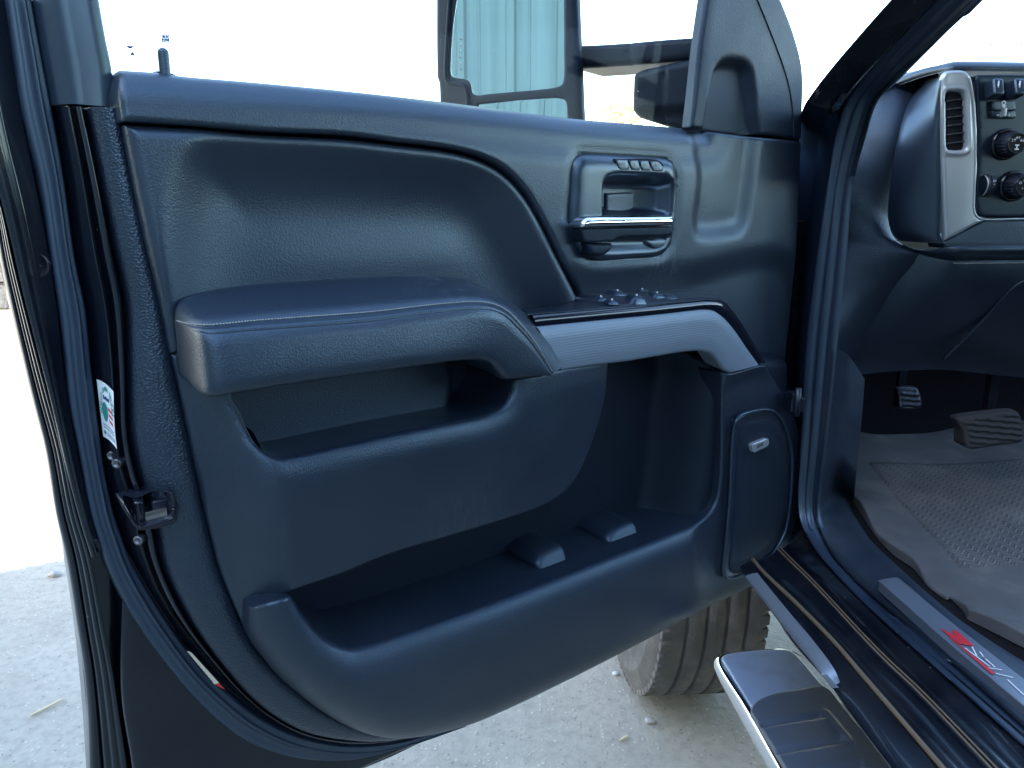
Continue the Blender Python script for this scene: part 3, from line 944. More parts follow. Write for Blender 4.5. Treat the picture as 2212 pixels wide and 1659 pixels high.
strip(ar, kb, ks, [(-0.12, -0.020), (-0.05, -0.006), (0, 0.0), (0.06, 0.004), (0.15, 0.006), (0.4, 0.0075), (0.6, 0.0090), (0.74, 0.0095), (0.84, 0.0085), (0.90, 0.0058), (0.935, 0.0028), (0.945, 0.0032), (0.97, 0.0018), (0.99, 0.0005), (1.0, -0.002)], bul)
fr_n = DN
end_out = -DD * 0.6 + DN * 0.4
strip(ar, ks, ke, [(0.0, -0.0035), (0.008, -0.001), (0.03, 0.0004), (0.2, 0.001), (0.45, 0.0015), (0.7, 0.0012), (0.85, 0.0), (0.93, -0.002), (0.975, -0.006), (1.0, -0.012)], DN)
# underside returning into the door
und = ke - DN * 0.012
back = np.array([p - DN * (max(0.0, np.dot(p - DORG, DN)) + 0.012) + ZUP * 0.004 for p in ke])
strip(ar, und, back, [(0, 0), (0.1, 0.001), (0.5, 0.003), (1, 0)], ZUP)
arm_o = ar.build('armrest', M_LEATHER, door)
# stitches: short thread pieces a little above the seam
stc = MB()
sq = resample(np.array([kb[i] * 0.095 + ks[i] * 0.905 + bul[i] * 0.0064 for i in range(nk)]), 190)
for i in range(2, 188):
    a, b = sq[i], sq[i] * 0.28 + sq[i + 1] * 0.72
    lift = updir * 0.0004
    tube(stc, [a, (a + b) / 2 + lift, b], [0.0004, 0.00062, 0.0004], 5)
stc.build('stitching', M_THREAD, arm_o)

# ---------------------------------------------------------------- lower moulding with its two pockets
p6uv = px_poly(DOOR, P6[2:], -0.004, closed=False)
p6uv = p6uv[np.argsort(p6uv[:, 1])]
def u_left(v):
    return np.interp(v, p6uv[:, 1], p6uv[:, 0])
def wb_mid(U):
    u, v = U[:, 0], U[:, 1]
    du = np.maximum(0, u - u_left(v))
    rw = 0.060
    rise = sstep(du / rw, -0.2, 1.0)
    face = 0.058 - 0.10 * np.clip(1.03 - v, 0, 0.3) - 0.028 * sstep(u, 0.42, 0.72)
    return -0.006 + (face + 0.006) * rise
MID = [(370, 766), (370, 766), (383, 769), (394, 777), (405, 790), (413, 804), (421, 812), (440, 806), (505, 800), (505, 800), (500, 838), (500, 856), (507, 873), (519, 893), (533, 928), (548, 954), (566, 972), (588, 983), (612, 985), (737, 959), (860, 932), (971, 910), (1030, 898), (1056, 889), (1084, 873), (1099, 848), (1106, 818), (1106, 818), (1160, 808), (1214, 795), (1311, 780), (1311, 780), (1304, 853), (1284, 930), (1250, 1016), (1222, 1056), (1180, 1086), (1131, 1106), (971, 1156), (837, 1196), (737, 1237), (627, 1275), (548, 1309), (548, 1309), (541, 1322), (534, 1368), (534, 1368), (505, 1306), (474, 1226), (452, 1140), (428, 1030), (408, 936), (385, 830)]
md = MB()
mlip_uv = px_poly(DOOR, [(470, 840), (498, 856), (507, 873), (519, 893), (533, 928), (548, 954), (566, 972), (588, 983), (612, 985), (737, 959), (860, 932), (971, 910), (1030, 898), (1056, 889), (1084, 873), (1099, 848), (1106, 818), (1108, 790)], 0.045, closed=False)
def ex_mid(U, d):
    t = np.clip(seg_dist(U, mlip_uv, closed=False) / 0.034, 0, 1)
    return -0.014 * (1 - np.sqrt(np.clip(1 - (1 - t) ** 2, 0, 1)))
pad(md, DOOR, MID, wb_mid, r=0.004, rd=0.004, skirt=-0.062, res=0.006, extra=ex_mid, edge_extra=True)
md.build('pull_pocket_panel', M_FINE, door)

pk = MB()
pad(pk, DOOR, [(405, 780), (1140, 760), (1135, 900), (1020, 930), (620, 1015), (470, 985), (420, 880)], -0.050, r=0.01, res=0.008, mi=0,
    extra=lambda U, d: 0.034 * sstep(sdf(U, px_poly(DOOR, [(380, 740), (975, 740), (1000, 790), (1007, 810), (1004, 850), (990, 920), (960, 1000), (380, 1060)], 0.0)), -0.008, 0.010))
pk.build('pull_pocket_liner', M_GRAIN, door)
# floors of the pull pocket
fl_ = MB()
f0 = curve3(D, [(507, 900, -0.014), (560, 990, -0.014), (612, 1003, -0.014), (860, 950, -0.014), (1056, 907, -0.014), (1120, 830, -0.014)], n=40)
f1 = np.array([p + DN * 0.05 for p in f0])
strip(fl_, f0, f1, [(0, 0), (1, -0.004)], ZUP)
fl_.build('pull_pocket_floor', M_POCKET_SHADE, door)

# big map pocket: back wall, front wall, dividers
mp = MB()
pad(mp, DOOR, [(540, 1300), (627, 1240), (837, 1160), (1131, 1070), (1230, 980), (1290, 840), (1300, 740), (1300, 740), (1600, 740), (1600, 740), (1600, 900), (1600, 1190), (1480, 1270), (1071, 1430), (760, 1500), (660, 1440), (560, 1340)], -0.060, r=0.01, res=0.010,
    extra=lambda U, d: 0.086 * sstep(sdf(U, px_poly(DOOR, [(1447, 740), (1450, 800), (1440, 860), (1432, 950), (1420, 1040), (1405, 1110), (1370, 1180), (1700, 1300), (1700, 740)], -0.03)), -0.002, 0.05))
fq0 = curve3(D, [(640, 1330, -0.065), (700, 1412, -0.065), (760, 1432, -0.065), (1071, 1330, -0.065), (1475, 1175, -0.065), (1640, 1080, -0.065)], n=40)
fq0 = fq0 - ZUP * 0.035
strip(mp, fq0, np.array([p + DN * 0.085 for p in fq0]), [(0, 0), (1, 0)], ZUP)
mp.build('map_pocket_liner', M_POCKET_SHADE, door)
for k, (cx, cy) in enumerate(((1180, 1194), (1334, 1143))):
    dv = MB()
    DIVP = [(-33, 20), (-31, 8), (-22, -4), (-6, -13), (10, -20), (22, -22), (30, -14), (34, 2), (42, 20), (56, 38), (70, 52), (56, 80), (16, 84), (-12, 58), (-26, 36)]
    pad(dv, DOOR, [(cx + a, cy + b) for a, b in DIVP], lambda U, c0=DOOR.uv(cx, cy, 0.0): -0.006 + 0.50 * np.clip(c0[1] + 0.012 - U[:, 1], -0.02, 0.085), r=0.007, rd=0.012, skirt=-0.062, res=0.004)
    dv.build('pocket_divider', M_FINE, door)

LIP = [(630, 1290), (640, 1306), (660, 1336), (683, 1362), (710, 1383), (737, 1394), (757, 1398), (785, 1394), (1071, 1297), (1300, 1209), (1475, 1141), (1500, 1131), (1524, 1113), (1543, 1086), (1553, 1030), (1556, 900), (1557, 803)]
lip_uv = px_poly(DOOR, LIP, 0.04, closed=False)
bot_uv = px_poly(DOOR, [(505, 1306), (530, 1364), (570, 1426), (612, 1468), (660, 1510), (705, 1541), (765, 1572), (812, 1585), (870, 1587), (985, 1563), (1071, 1529), (1204, 1466), (1337, 1399), (1475, 1326), (1618, 1256), (1675, 1216), (1701, 1179)], 0.0, closed=False)
flap_poly = np.concatenate([bot_uv, [DOOR.uv(1950, 1100), DOOR.uv(1950, 600), DOOR.uv(480, 900), DOOR.uv(480, 1250)]])
spk_c = px_poly(DOOR, [(1540, 860), (1640, 800), (1760, 900), (1760, 1250), (1540, 1290)], 0.04)
def wb_flap(U):
    dl = seg_dist(U, lip_uv, closed=False)
    db = np.maximum(0, sdf(U, flap_poly))
    tl = np.clip(dl / 0.042, 0, 1)
    ridge = 0.056 - 0.017 * (1 - np.sqrt(np.clip(1 - (1 - tl) ** 2, 0, 1))) - 0.016 * sstep(dl, 0.038, 0.20)
    t = np.clip(db / 0.055, 0, 1)
    und = -(ridge + 0.006) * (1 - np.sqrt(np.clip(1 - (1 - t) ** 2, 0, 1))) * 0.92
    left = np.maximum(0, U[:, 0] - u_left(np.minimum(U[:, 1], p6uv[-1, 1])))
    s = sdf(U, spk_c)
    ridge = ridge * (1 - sstep(s, -0.03, 0.02)) + 0.040 * sstep(s, -0.03, 0.02)
    return ridge + und
FLAP = [(542, 1314), (542, 1314), (585, 1300), (627, 1287), (627, 1287)] + LIP[1:-1] + [(1557, 803), (1557, 803), (1577, 805), (1608, 797), (1640, 788), (1650, 788), (1650, 788), (1688, 850), (1708, 886), (1724, 936), (1729, 986), (1727, 1053), (1721, 1106), (1711, 1140), (1698, 1182), (1670, 1218), (1618, 1256), (1475, 1326), (1337, 1399), (1204, 1466), (1071, 1529), (987, 1563), (921, 1582), (854, 1588), (787, 1580), (737, 1561), (667, 1515), (600, 1458), (560, 1410), (535, 1371)]
fp = MB()
pad(fp, DOOR, FLAP, wb_flap, r=0.004, skirt=-0.062, res=0.006)
fp.build('map_pocket_flap', M_FINE, door)

# ---------------------------------------------------------------- speaker
SPK = [(1591, 906), (1602, 896), (1625, 889), (1651, 885), (1672, 890), (1689, 908), (1702, 940), (1710, 980), (1711, 1020), (1708, 1070), (1704, 1110), (1697, 1145), (1683, 1176), (1661, 1206), (1608, 1240), (1580, 1250), (1567, 1246), (1562, 1232), (1565, 1200), (1571, 1140), (1577, 1070), (1580, 990), (1584, 936)]
spk_uv = px_poly(DOOR, SPK, 0.046)
sr = MB()
pad(sr, DOOR, SPK, 0.0470, r=0.003, skirt=0.02, res=0.006, extra=lambda U, d: -0.004 * sstep(d, 0.004, 0.0075))
rg_ = [D(x, y, 0.0475) for x, y in spline(SPK, True, 8)]
rg_.append(rg_[0])
tube(sr, rg_, 0.0030, 8, cap=False)
spk_o = sr.build('speaker', M_SATIN, door)
sg = MB()
cx, cy = 1640, 1070
GRL = [(cx + (x - cx) * 0.86, cy + (y - cy) * 0.935 + (6 if y < 1000 else 0)) for x, y in SPK]
pad(sg, DOOR, GRL, 0.0450, r=0.003, skirt=0.03, res=0.006, extra=lambda U, d: 0.003 * sstep(d, 0.0, 0.04))
M_MESHG = surf('speaker_mesh', BLK, 0.5, spec=0.4, stint=ST, grain='mesh', gscale=520, gstr=1.0, specks=0.02)
sg.build('speaker_grille', M_MESHG, spk_o)
bd = MB()
BDG = [(1624, 961), (1624, 961), (1658, 947), (1658, 947), (1661, 961), (1661, 961), (1627, 978), (1627, 978)]
pad(bd, DOOR, [(1624, 962), (1625, 959.5), (1656, 947), (1658.5, 947.5), (1661, 959), (1660, 961.5), (1629, 977.5), (1626.5, 977)], 0.054, r=0.0012, skirt=0.047, res=0.004)
exb = D(1658, 952, 0.0545) - D(1626, 967, 0.0545); exb /= np.linalg.norm(exb)
eyb = ZUP - exb * np.dot(ZUP, exb); eyb /= np.linalg.norm(eyb)
put_text(bd, 'BOSE', D(1642.5, 962, 0.0545), exb + eyb * 0.0, eyb + exb * 0.25, 0.0058, 1, bold=0.01, fit=0.0165)
bd.build('speaker_badge', [M_DSILVER, M_BLACKPL], spk_o)

# ---------------------------------------------------------------- silver pull, gloss strip, switch panel
TT_ = [(1160, 706), (1250, 697), (1350, 687), (1440, 678), (1490, 672), (1520, 669), (1543, 671), (1563, 684), (1590, 715), (1615, 752), (1641, 788)]
TB_ = [(1214, 801), (1285, 790), (1365, 780), (1430, 769), (1478, 761), (1513, 759), (1536, 765), (1548, 776), (1556, 788), (1563, 798), (1574, 805)]
q1 = spline(TT_, False, n_per=8); q2 = spline(TB_, False, n_per=8)
t3 = np.array([D(a[0], a[1], 0.052) for a in q1]); b3 = np.array([D(a[0], a[1], 0.052) for a in q2])
sv = MB()
PRF = [(0, -0.004), (0.02, -0.001), (0.05, 0.0005), (0.3, 0.0012), (0.6, 0.0015), (0.92, 0.0008), (0.98, -0.0005), (1, -0.004)]
strip(sv, t3, b3, PRF, DN)
strip(sv, b3 - DN * 0.004, b3 - DN * 0.035 + ZUP * 0.006, [(0, 0), (1, 0)], ZUP)
def mat_ribbed():
    m = surf('ribbed_silver', (0.16, 0.205, 0.25), 0.5, metal=0.2)
    nt = m.node_tree
    bs = [n for n in nt.nodes if n.type == 'BSDF_PRINCIPLED'][0]
    tc = nt.nodes.new('ShaderNodeTexCoord')
    wv = nt.nodes.new('ShaderNodeTexWave'); wv.wave_type = 'BANDS'; wv.bands_direction = 'Z'
    wv.inputs['Scale'].default_value = 95.0; wv.inputs['Distortion'].default_value = 0.0
    nt.links.new(tc.outputs['Object'], wv.inputs['Vector'])
    bp = nt.nodes.new('ShaderNodeBump'); bp.inputs['Strength'].default_value = 0.15; bp.inputs['Distance'].default_value = 0.0008
    nt.links.new(wv.outputs['Fac'], bp.inputs['Height']); nt.links.new(bp.outputs[0], bs.inputs['Normal'])
    return m
sv.build('silver_pull_handle', mat_ribbed(), door)

sw = MB()
# gloss strip above the silver pull
g_top = spline([(1140, 682), (1200, 677), (1284, 670), (1380, 662), (1475, 653), (1540, 648), (1562, 652), (1580, 672), (1602, 704), (1626, 745), (1650, 786)], False, n_per=8)
gt3 = np.array([D(a[0], a[1], 0.040) for a in g_top])
strip(sw, gt3, t3 - DN * 0.002, [(0, 0), (0.1, 0.004), (0.3, 0.006), (0.75, 0.004), (1, -0.002)], ZUP * 0.7 + DN * 0.7, mi=0)
# top deck
bk = spline([(1128, 672), (1190, 664), (1236, 652), (1250, 641), (1330, 637), (1475, 629), (1541, 634), (1556, 641), (1570, 660), (1590, 690), (1630, 750)], False, n_per=8)
bk3 = np.array([D(a[0], a[1], 0.010) for a in bk])
strip(sw, bk3, gt3, [(-0.2, -0.03), (0, 0.002), (0.3, 0.002), (0.7, 0.001), (0.95, 0.002), (1, 0)], ZUP, mi=1)
sw_o = sw.build('switch_panel', [M_GLOSS, M_BLACKPL], door)
# the deck as a plane, for placing the switches
Pa, Pb, Pc = D(1250, 643, 0.012), D(1541, 638, 0.012), D(1475, 654, 0.040)
du = (Pb - Pa) / np.linalg.norm(Pb - Pa)
nn = np.cross(du, Pc - Pa); nn /= np.linalg.norm(nn)
if nn[2] < 0: nn = -nn
dvv = np.cross(nn, du)
DECK = Frame(Pa, du, dvv, nn)
def rocker(px, py, a, b, h, name, mark=True):
    m_ = MB()
    c = DECK.at(px, py, 0.0)
    V, F = [], []
    nu, nv = 9, 9
    for i in range(nu):
        for j in range(nv):
            x = -1 + 2 * i / (nu - 1); y = -1 + 2 * j / (nv - 1)
            z = (1 - abs(x) ** 4) * (1 - abs(y) ** 4)
            V.append(c + du * x * a + dvv * y * b + nn * (h * z + h * 0.12 * y * z - 0.001))
    for i in range(nu - 1):
        for j in range(nv - 1):
            F.append([i * nv + j, (i + 1) * nv + j, (i + 1) * nv + j + 1, i * nv + j + 1])
    m_.add(V, F, 0)
    if mark:
        lathe(m_, c + nn * (h * 1.0 + 0.0006) , nn, [(0.0, 0.0), (0.0013, 0.0), (0.0013, -0.002)], 10, mi=1, smooth=False)
    return m_.build(name, [M_SATIN, M_WHITE], sw_o)
for px_, py_ in ((1331, 640), (1384, 636), (1372, 650), (1416, 644)):
    rocker(px_, py_, 0.0170, 0.0110, 0.0085, 'window_switch')
rocker(1446, 646, 0.0160, 0.010, 0.007, 'window_switch', False)
for px_, py_ in ((1297, 646), (1321, 653), (1470, 634), (1494, 639), (1500, 631), (1478, 644)):
    rocker(px_, py_, 0.010, 0.007, 0.004, 'lock_button')
m_ = MB()
lathe(m_, DECK.at(1525, 634, 0.0), nn, [(0.0125, -0.002), (0.012, 0.003), (0.009, 0.004), (0.008, 0.002), (0.0, 0.0022)], 28)
m_.build('mirror_adjuster', M_SATIN, sw_o)

# ---------------------------------------------------------------- inside door handle
HREC = [(1299, 470), (1299, 470), (1299, 420), (1301, 396), (1308, 386), (1322, 382), (1380, 382), (1436, 386), (1448, 394), (1451, 410), (1448, 470), (1448, 470)]
HLOW = [(1272, 506), (1444, 506), (1438, 528), (1425, 541), (1405, 548), (1300, 551), (1284, 546), (1272, 528)]
hrec_uv = px_poly(DOOR, HREC, 0.018)
hlow_uv = px_poly(DOOR, HLOW, 0.018)
deep_uv = px_poly(DOOR, [(1303, 470), (1306, 410), (1316, 394), (1350, 391), (1400, 392), (1412, 400), (1390, 470)], 0.0)
def ex_bez(U, d):
    s = sdf(U, hrec_uv)
    w = -0.042 * sstep(s, -0.004, 0.012)
    right = sstep(U[:, 0], deep_uv[:, 0].max() - 0.045, deep_uv[:, 0].max() + 0.03)
    w = w * (1 - 0.55 * right)
    w = w - 0.010 * sstep(sdf(U, hlow_uv), -0.003, 0.018)
    return w
hb = MB()
pad(hb, DOOR, BEZEL, 0.024, r=0.018, rd=0.011, skirt=-0.02, extra=ex_bez, res=0.0045)
hb_o = hb.build('handle_bezel', M_SATIN, door)
hp = MB()
pad(hp, DOOR, [(1307, 417), (1307, 417), (1374, 417), (1381, 424), (1382, 480), (1382, 480), (1307, 480), (1307, 480)], -0.014, r=0.003, skirt=-0.03, res=0.006)
hp.build('handle_cavity_flap', M_FINE, hb_o)
hd = MB()
pad(hd, DOOR, [(1253, 494), (1253, 494), (1450, 489), (1450, 489), (1449, 505), (1430, 509), (1373, 511), (1335, 513), (1328, 516), (1321, 522), (1321, 522), (1261, 524), (1261, 524), (1256, 510)], 0.034, r=0.0025, skirt=-0.01, res=0.005, mi=0)
hd_o = M_LEVER = surf('matte_black_lever', (0.006, 0.0105, 0.020), 0.6, spec=0.3, stint=ST)
hd.build('release_lever', M_LEVER, hb_o)
hc = MB()
hbar_v = DOOR.uv(1350, 480, 0.04)[1]
pad(hc, DOOR, [(1253, 491.5), (1253, 491.5), (1254, 480), (1258, 472), (1264, 468), (1280, 466), (1340, 466), (1450, 465.5), (1450, 465.5), (1450, 486.5), (1450, 486.5), (1360, 488.5)], lambda U: 0.040 - 0.35 * np.maximum(0, U[:, 1] - hbar_v), r=0.006, rd=0.006, skirt=0.005, res=0.004)
hc.build('chrome_lever_bar', M_CHROME, hb_o)
hk = MB()
pad(hk, DOOR, [(1262, 525), (1262, 525), (1320, 525), (1320, 525), (1316, 538), (1308, 547), (1293, 553.5), (1278, 553), (1270, 549), (1266, 538)], 0.032, r=0.006, skirt=-0.01, res=0.005)
hk.build('lock_knob', M_LEVER, hb_o)
hr = MB()
pad(hr, DOOR, [(1379, 511), (1379, 511), (1446, 508), (1446, 508), (1443, 526), (1433, 540), (1415, 548), (1398, 545), (1384, 530)], 0.020, r=0.008, rd=0.010, skirt=-0.01, res=0.005)
hr.build('lever_hub', M_SATIN, hb_o)
cells = [([(1329, 344.5), (1355, 345.5), (1359, 366.5), (1341, 367), (1336, 362)], 'SET', (1345, 356)),
         ([(1358.5, 345.7), (1378, 346.5), (1382, 368), (1362.5, 366.8)], '1', (1370.5, 357)),
         ([(1381, 346.6), (1400, 347.4), (1404.5, 369), (1385, 368.1)], '2', (1393, 358)),
         ([(1403.5, 347.6), (1420, 348.3), (1430, 357), (1431, 370.3), (1408, 369.1)], '*', (1417, 359))]
hs = MB()
pad(hs, DOOR, [(1326, 343), (1326, 343), (1421, 346.2), (1432, 356), (1433, 372.5), (1433, 372.5), (1340, 369.5), (1334, 364)], 0.0232, r=0.001, skirt=0.015, res=0.006)
hs.build('button_well', M_DARK, hb_o)
exm = D(1420, 358, .025) - D(1340, 355, .025); exm /= np.linalg.norm(exm)
for pts, t_, (tx, ty) in cells:
    b_ = MB()
    pp = []
    for q in pts:
        pp += [q, q]
    pad(b_, DOOR, pp, 0.0250, r=0.0012, skirt=0.02, res=0.005)
    if t_ == '*':
        for a_, dxx, dyy in ((0, -3, 3), (0, 2.5, 3), (0, 0, -3)):
            lathe(b_, D(tx + dxx, ty + dyy, 0.0253), DN, [(0.0, 0.0), (0.0016, 0.0), (0.0016, -0.001)], 10, mi=1, smooth=False)
        flat(b_, [(tx - 5, ty + 6), (tx + 5, ty + 6.4), (tx + 5, ty + 7.6), (tx - 5, ty + 7.2)], 0.0253, 1)
    else:
        put_text(b_, t_, D(tx, ty, 0.0253), exm, ZUP, 0.0052, 1, bold=0.015)
    b_.build('memory_button', [M_SATIN, M_GREYPRINT], hb_o)

# ---------------------------------------------------------------- stickers and screws on the shut face
def on_jamb(f, y, lift=0.0012):
    """point on the channel between seal and ridge: f across, y height in picture"""
    i = np.interp(y, [a[1] for a in qSR], range(len(qSR)))
    i0 = int(i); fr_ = i - i0
    A_ = a3[i0] * (1 - fr_) + a3[min(i0 + 1, len(a3) - 1)] * fr_
    j = np.interp(y + (f * 28), [a[1] for a in qG4], range(len(qG4)))
    j0 = int(j); fj = j - j0
    B_ = a4[j0] * (1 - fj) + a4[min(j0 + 1, len(a4) - 1)] * fj
    return A_ * (1 - f) + B_ * f + DN * (lift - 0.004 + 0.004 * f)
_, qSR = edgec(SR, -0.060, i0=2)
_, qG4 = edgec(G4, -0.036, i0=2)
stk = MB()
ns = 13
def stick(a, b, lift=0.0022):
    # a across 0..1 (seal -> ridge), b down 0..1
    f = 0.16 + 0.80 * a
    return on_jamb(f, 818 + 124 * b, lift + 0.002)
V = [stick(a, b) for b in np.linspace(0, 1, ns) for a in (0, 0.25, 0.5, 0.75, 1)]
F = [[j * 5 + i, j * 5 + i + 1, (j + 1) * 5 + i + 1, (j + 1) * 5 + i] for j in range(ns - 1) for i in range(4)]
stk.add(V, F, 0)
def spoly(pts, mi, lift=0.003):
    stk.add([stick(a, b, lift) for a, b in pts], [list(range(len(pts)))], mi, False)
ell = [(0.36 + 0.20 * math.cos(t), 0.52 + 0.17 * math.sin(t)) for t in np.linspace(0, 2 * math.pi, 20)[:-1]]
spoly(ell, 1)
for k in range(3):
    spoly([(0.55 + 0.03 * k, 0.40 + 0.10 * k), (0.86, 0.41 + 0.10 * k), (0.88, 0.46 + 0.10 * k), (0.58 + .03 * k, 0.45 + 0.10 * k)], 2, 0.0034)
for k in range(5):
    spoly([(0.28 + 0.08 * k, 0.24 + 0.015 * (k % 2) * 3), (0.34 + 0.08 * k, 0.23), (0.36 + 0.08 * k, 0.29), (0.30 + 0.08 * k, 0.31)], 3, 0.0036)
for b0 in (0.75, 0.80):
    for k in range(7):
        spoly([(0.14 + 0.11 * k, b0), (0.23 + 0.11 * k, b0), (0.23 + 0.11 * k, b0 + 0.018), (0.14 + 0.11 * k, b0 + 0.018)], 3)
spoly([(0.20 + 0.09 * math.cos(t), 0.90 + 0.035 * math.sin(t)) for t in np.linspace(0, 2 * math.pi, 12)[:-1]], 1)
spoly([(0.36, 0.875), (0.92, 0.875), (0.92, 0.892), (0.36, 0.892)], 4)
spoly([(0.36, 0.91), (0.92, 0.91), (0.92, 0.927), (0.36, 0.927)], 4)
msg = 'WORLD CLASS TRUCKS'
for i, ch in enumerate(msg):
    if ch == ' ':
        continue
    th = math.pi * (1.02 - 0.98 * i / (len(msg) - 1))
    ca, cb = 0.50 + 0.40 * math.cos(th), 0.50 - 0.40 * math.sin(th)
    p0 = stick(ca, cb, 0.0036)
    ta, tb = 0.40 * math.sin(th), 0.40 * math.cos(th)
    e1 = stick(ca + ta * 0.1, cb + tb * 0.1, 0.0036) - p0
    e2 = stick(ca + 0.04 * math.cos(th), cb - 0.04 * math.sin(th), 0.0036) - p0
    e1 /= np.linalg.norm(e1); e2 /= np.linalg.norm(e2)
    put_text(stk, ch, p0, e1, e2, 0.0042, 1, bold=0.02)
stk.build('sticker', [M_STICK, M_GREEN, M_RED, M_NAVY, M_GREYPRINT], door)

wl_ = MB()
wq = [(403, 1406), (414, 1410), (445, 1443), (474, 1475), (487, 1490), (480, 1487), (463, 1477), (430, 1440)]
wn_ = [D(x, y, -0.047) for x, y in wq]
wl_.add([D(403, 1406, -.044), D(413, 1409, -.040), D(473, 1475, -.040), D(463, 1478, -.044)], [[0, 1, 2, 3]], 0, False)
wl_.add([D(463.6, 1478.6, -.044), D(473.4, 1475.6, -.040), D(487, 1490, -.040), D(480, 1487, -.044)], [[0, 1, 2, 3]], 1, False)
for k in range(10):
    a0, a1 = D(406 + 5.4 * k, 1411 + 6.4 * k, -.0432), D(408.6 + 5.4 * k, 1414.2 + 6.4 * k, -.0432)
    wdt = (D(413, 1409, -.040) - D(403, 1406, -.044)) * 0.25
    wl_.add([a0 + DN * .0006, a0 + wdt + DN * .0006, a1 + wdt + DN * .0006, a1 + DN * .0006], [[0, 1, 2, 3]], 2, False)
wl_.build('warning_label', [M_YELLOW, M_RED, M_NAVY], door)

for (x, y, w) in ((241, 985, -0.048), (252, 1002, -0.040), (298, 1168, -0.034)):
    s_ = MB()
    ax_ = (DN * 0.75 - DD * 0.65)
    lathe(s_, D(x, y, w + 0.001), ax_, [(0.0048, -0.006), (0.0048, 0.0), (0.0040, 0.0010), (0.0026, 0.0011), (0.0022, 0.0), (0.0, 0.0)], 18)
    s_.build('screw', M_DSTEEL, door)
s_ = MB()
lathe(s_, D(80, 572, -0.074), DN * 0.85 - DD * 0.5, [(0.0125, -0.004), (0.0125, 0.0012), (0.0105, 0.003), (0.009, 0.0022), (0.0, 0.0032)], 24)
s_.build('plug', M_GLOSS, door)
# ---------------------------------------------------------------- towing mirror outside the glass (part of the door)
MO = D(1100, 110, -0.36)
ma_ = math.radians(35)
MU = np.array([math.cos(ma_), -math.sin(ma_), 0]); MW = np.array([-math.sin(ma_), -math.cos(ma_), 0])
MIR = Frame(MO, MU, ZUP, MW)
mh = MB()
HOUS = [(946, -330), (945, -100), (946, 0), (946, 100), (947, 168), (947, 168), (951, 180), (953, 230), (955, 330), (955, 330), (1262, 330), (1262, 330), (1259, 249), (1253, 110), (1248, 0), (1244, -150), (1242, -330), (1242, -330)]
def ex_mh(U, d):
    hole1 = sdf(U, mg1_uv); hole2 = sdf(U, mg2_uv)
    return -0.014 * sstep(hole1, -0.001, 0.006) - 0.012 * sstep(hole2, -0.001, 0.006)
MG1 = [(988, -300), (988, -300), (992, -60), (987, 0), (980, 50), (976, 100), (974, 150), (976, 164), (984, 168), (1004, 171), (1013, 175), (1018, 184), (1021, 201), (1030, 206), (1060, 203), (1205, 188), (1214, 183), (1218, 172), (1219, 100), (1219, 0), (1219, -300), (1219, -300)]
MG2 = [(1031, 224), (1031, 224), (1215, 213), (1221, 217), (1223, 226), (1226, 330), (1226, 330), (1031, 330), (1031, 330)]
mg1_uv = px_poly(MIR, MG1, 0.0); mg2_uv = px_poly(MIR, MG2, 0.0)
hu = pad(mh, MIR, HOUS, 0.0, r=0.008, skirt=-0.016, extra=ex_mh, res=0.0035)
hc_ = np.array([hu[:, 0].min() + 0.35 * (hu[:, 0].max() - hu[:, 0].min()), hu[:, 1].mean()])
lv = [[MIR.w3(*(hc_ + (q - hc_) * np.array([sx, 1 - (1 - sx) * 0.3])), w) for q in hu] for sx, w in ((1.0, -0.016), (0.82, -0.030), (0.60, -0.055), (0.30, -0.075))]
nh = len(hu)
for a_, b_ in zip(lv[:-1], lv[1:]):
    mh.add(a_ + b_, [[i, i + nh, (i + 1) % nh + nh, (i + 1) % nh] for i in range(nh)], 0)
mh.add(lv[-1], [list(range(nh))], 0)
# lip running down the outer side
lipc = [MIR.at(x, y, 0.002) for x, y in spline([(972, -300), (975, -60), (970, 20), (965, 100), (963, 165), (968, 178), (990, 182), (1004, 188), (1010, 215), (1012, 300)], False, 10)]
tube(mh, lipc, 0.0035, 8)
mh_o = mh.build('mirror_housing', M_HOUSING, door)
m1_ = MB()
pad(m1_, MIR, MG1, -0.0005, r=0.0003, rd=0.0001, skirt=-0.01, res=0.02)
for yy in (84, 97, 110.5, 123, 136.5, 148.5):
    xx = 996 - 2.0 * math.sin((yy - 84) / 64 * math.pi)
    lathe(m1_, MIR.at(xx, yy, 0.0001), MW, [(0.0, 0.0), (0.0022, 0.0), (0.0022, -0.001)], 14, mi=1, smooth=False)
    lathe(m1_, MIR.at(xx + 0.5, yy - 0.5, 0.0005), MW, [(0.0, 0.0), (0.0011, 0.0), (0.0011, -0.001)], 10, mi=2, smooth=False)
m1_.s = [False] * len(m1_.s)
m1_.build('mirror_glass', [M_MIRROR, M_BLACKPL, M_WHITE], mh_o)
m2_ = MB()
mg2c = mg2_uv.mean(0)
pad(m2_, MIR, MG2, -0.0005, r=0.0003, rd=0.0001, skirt=-0.01, res=0.006, extra=lambda U, d: -0.22 * ((U - mg2c) ** 2).sum(1))
m2_.build('convex_mirror_glass', M_MIRROR, mh_o)
ma = MB()
pad(ma, MIR, [(1245, 99), (1245, 99), (1300, 97), (1360, 93), (1440, 86), (1512, 81), (1512, 81), (1512, 128), (1512, 128), (1440, 135), (1360, 142), (1245, 150), (1245, 150)], -0.03, r=0.010, skirt=-0.13, res=0.01,
    extra=lambda U, d: -0.003 * (np.abs(U[:, 0] - MIR.uv(1360, 110, -0.03)[0]) < 0.0018))
ma_o = ma.build('mirror_arm', M_HOUSING, mh_o)
mm = MB()
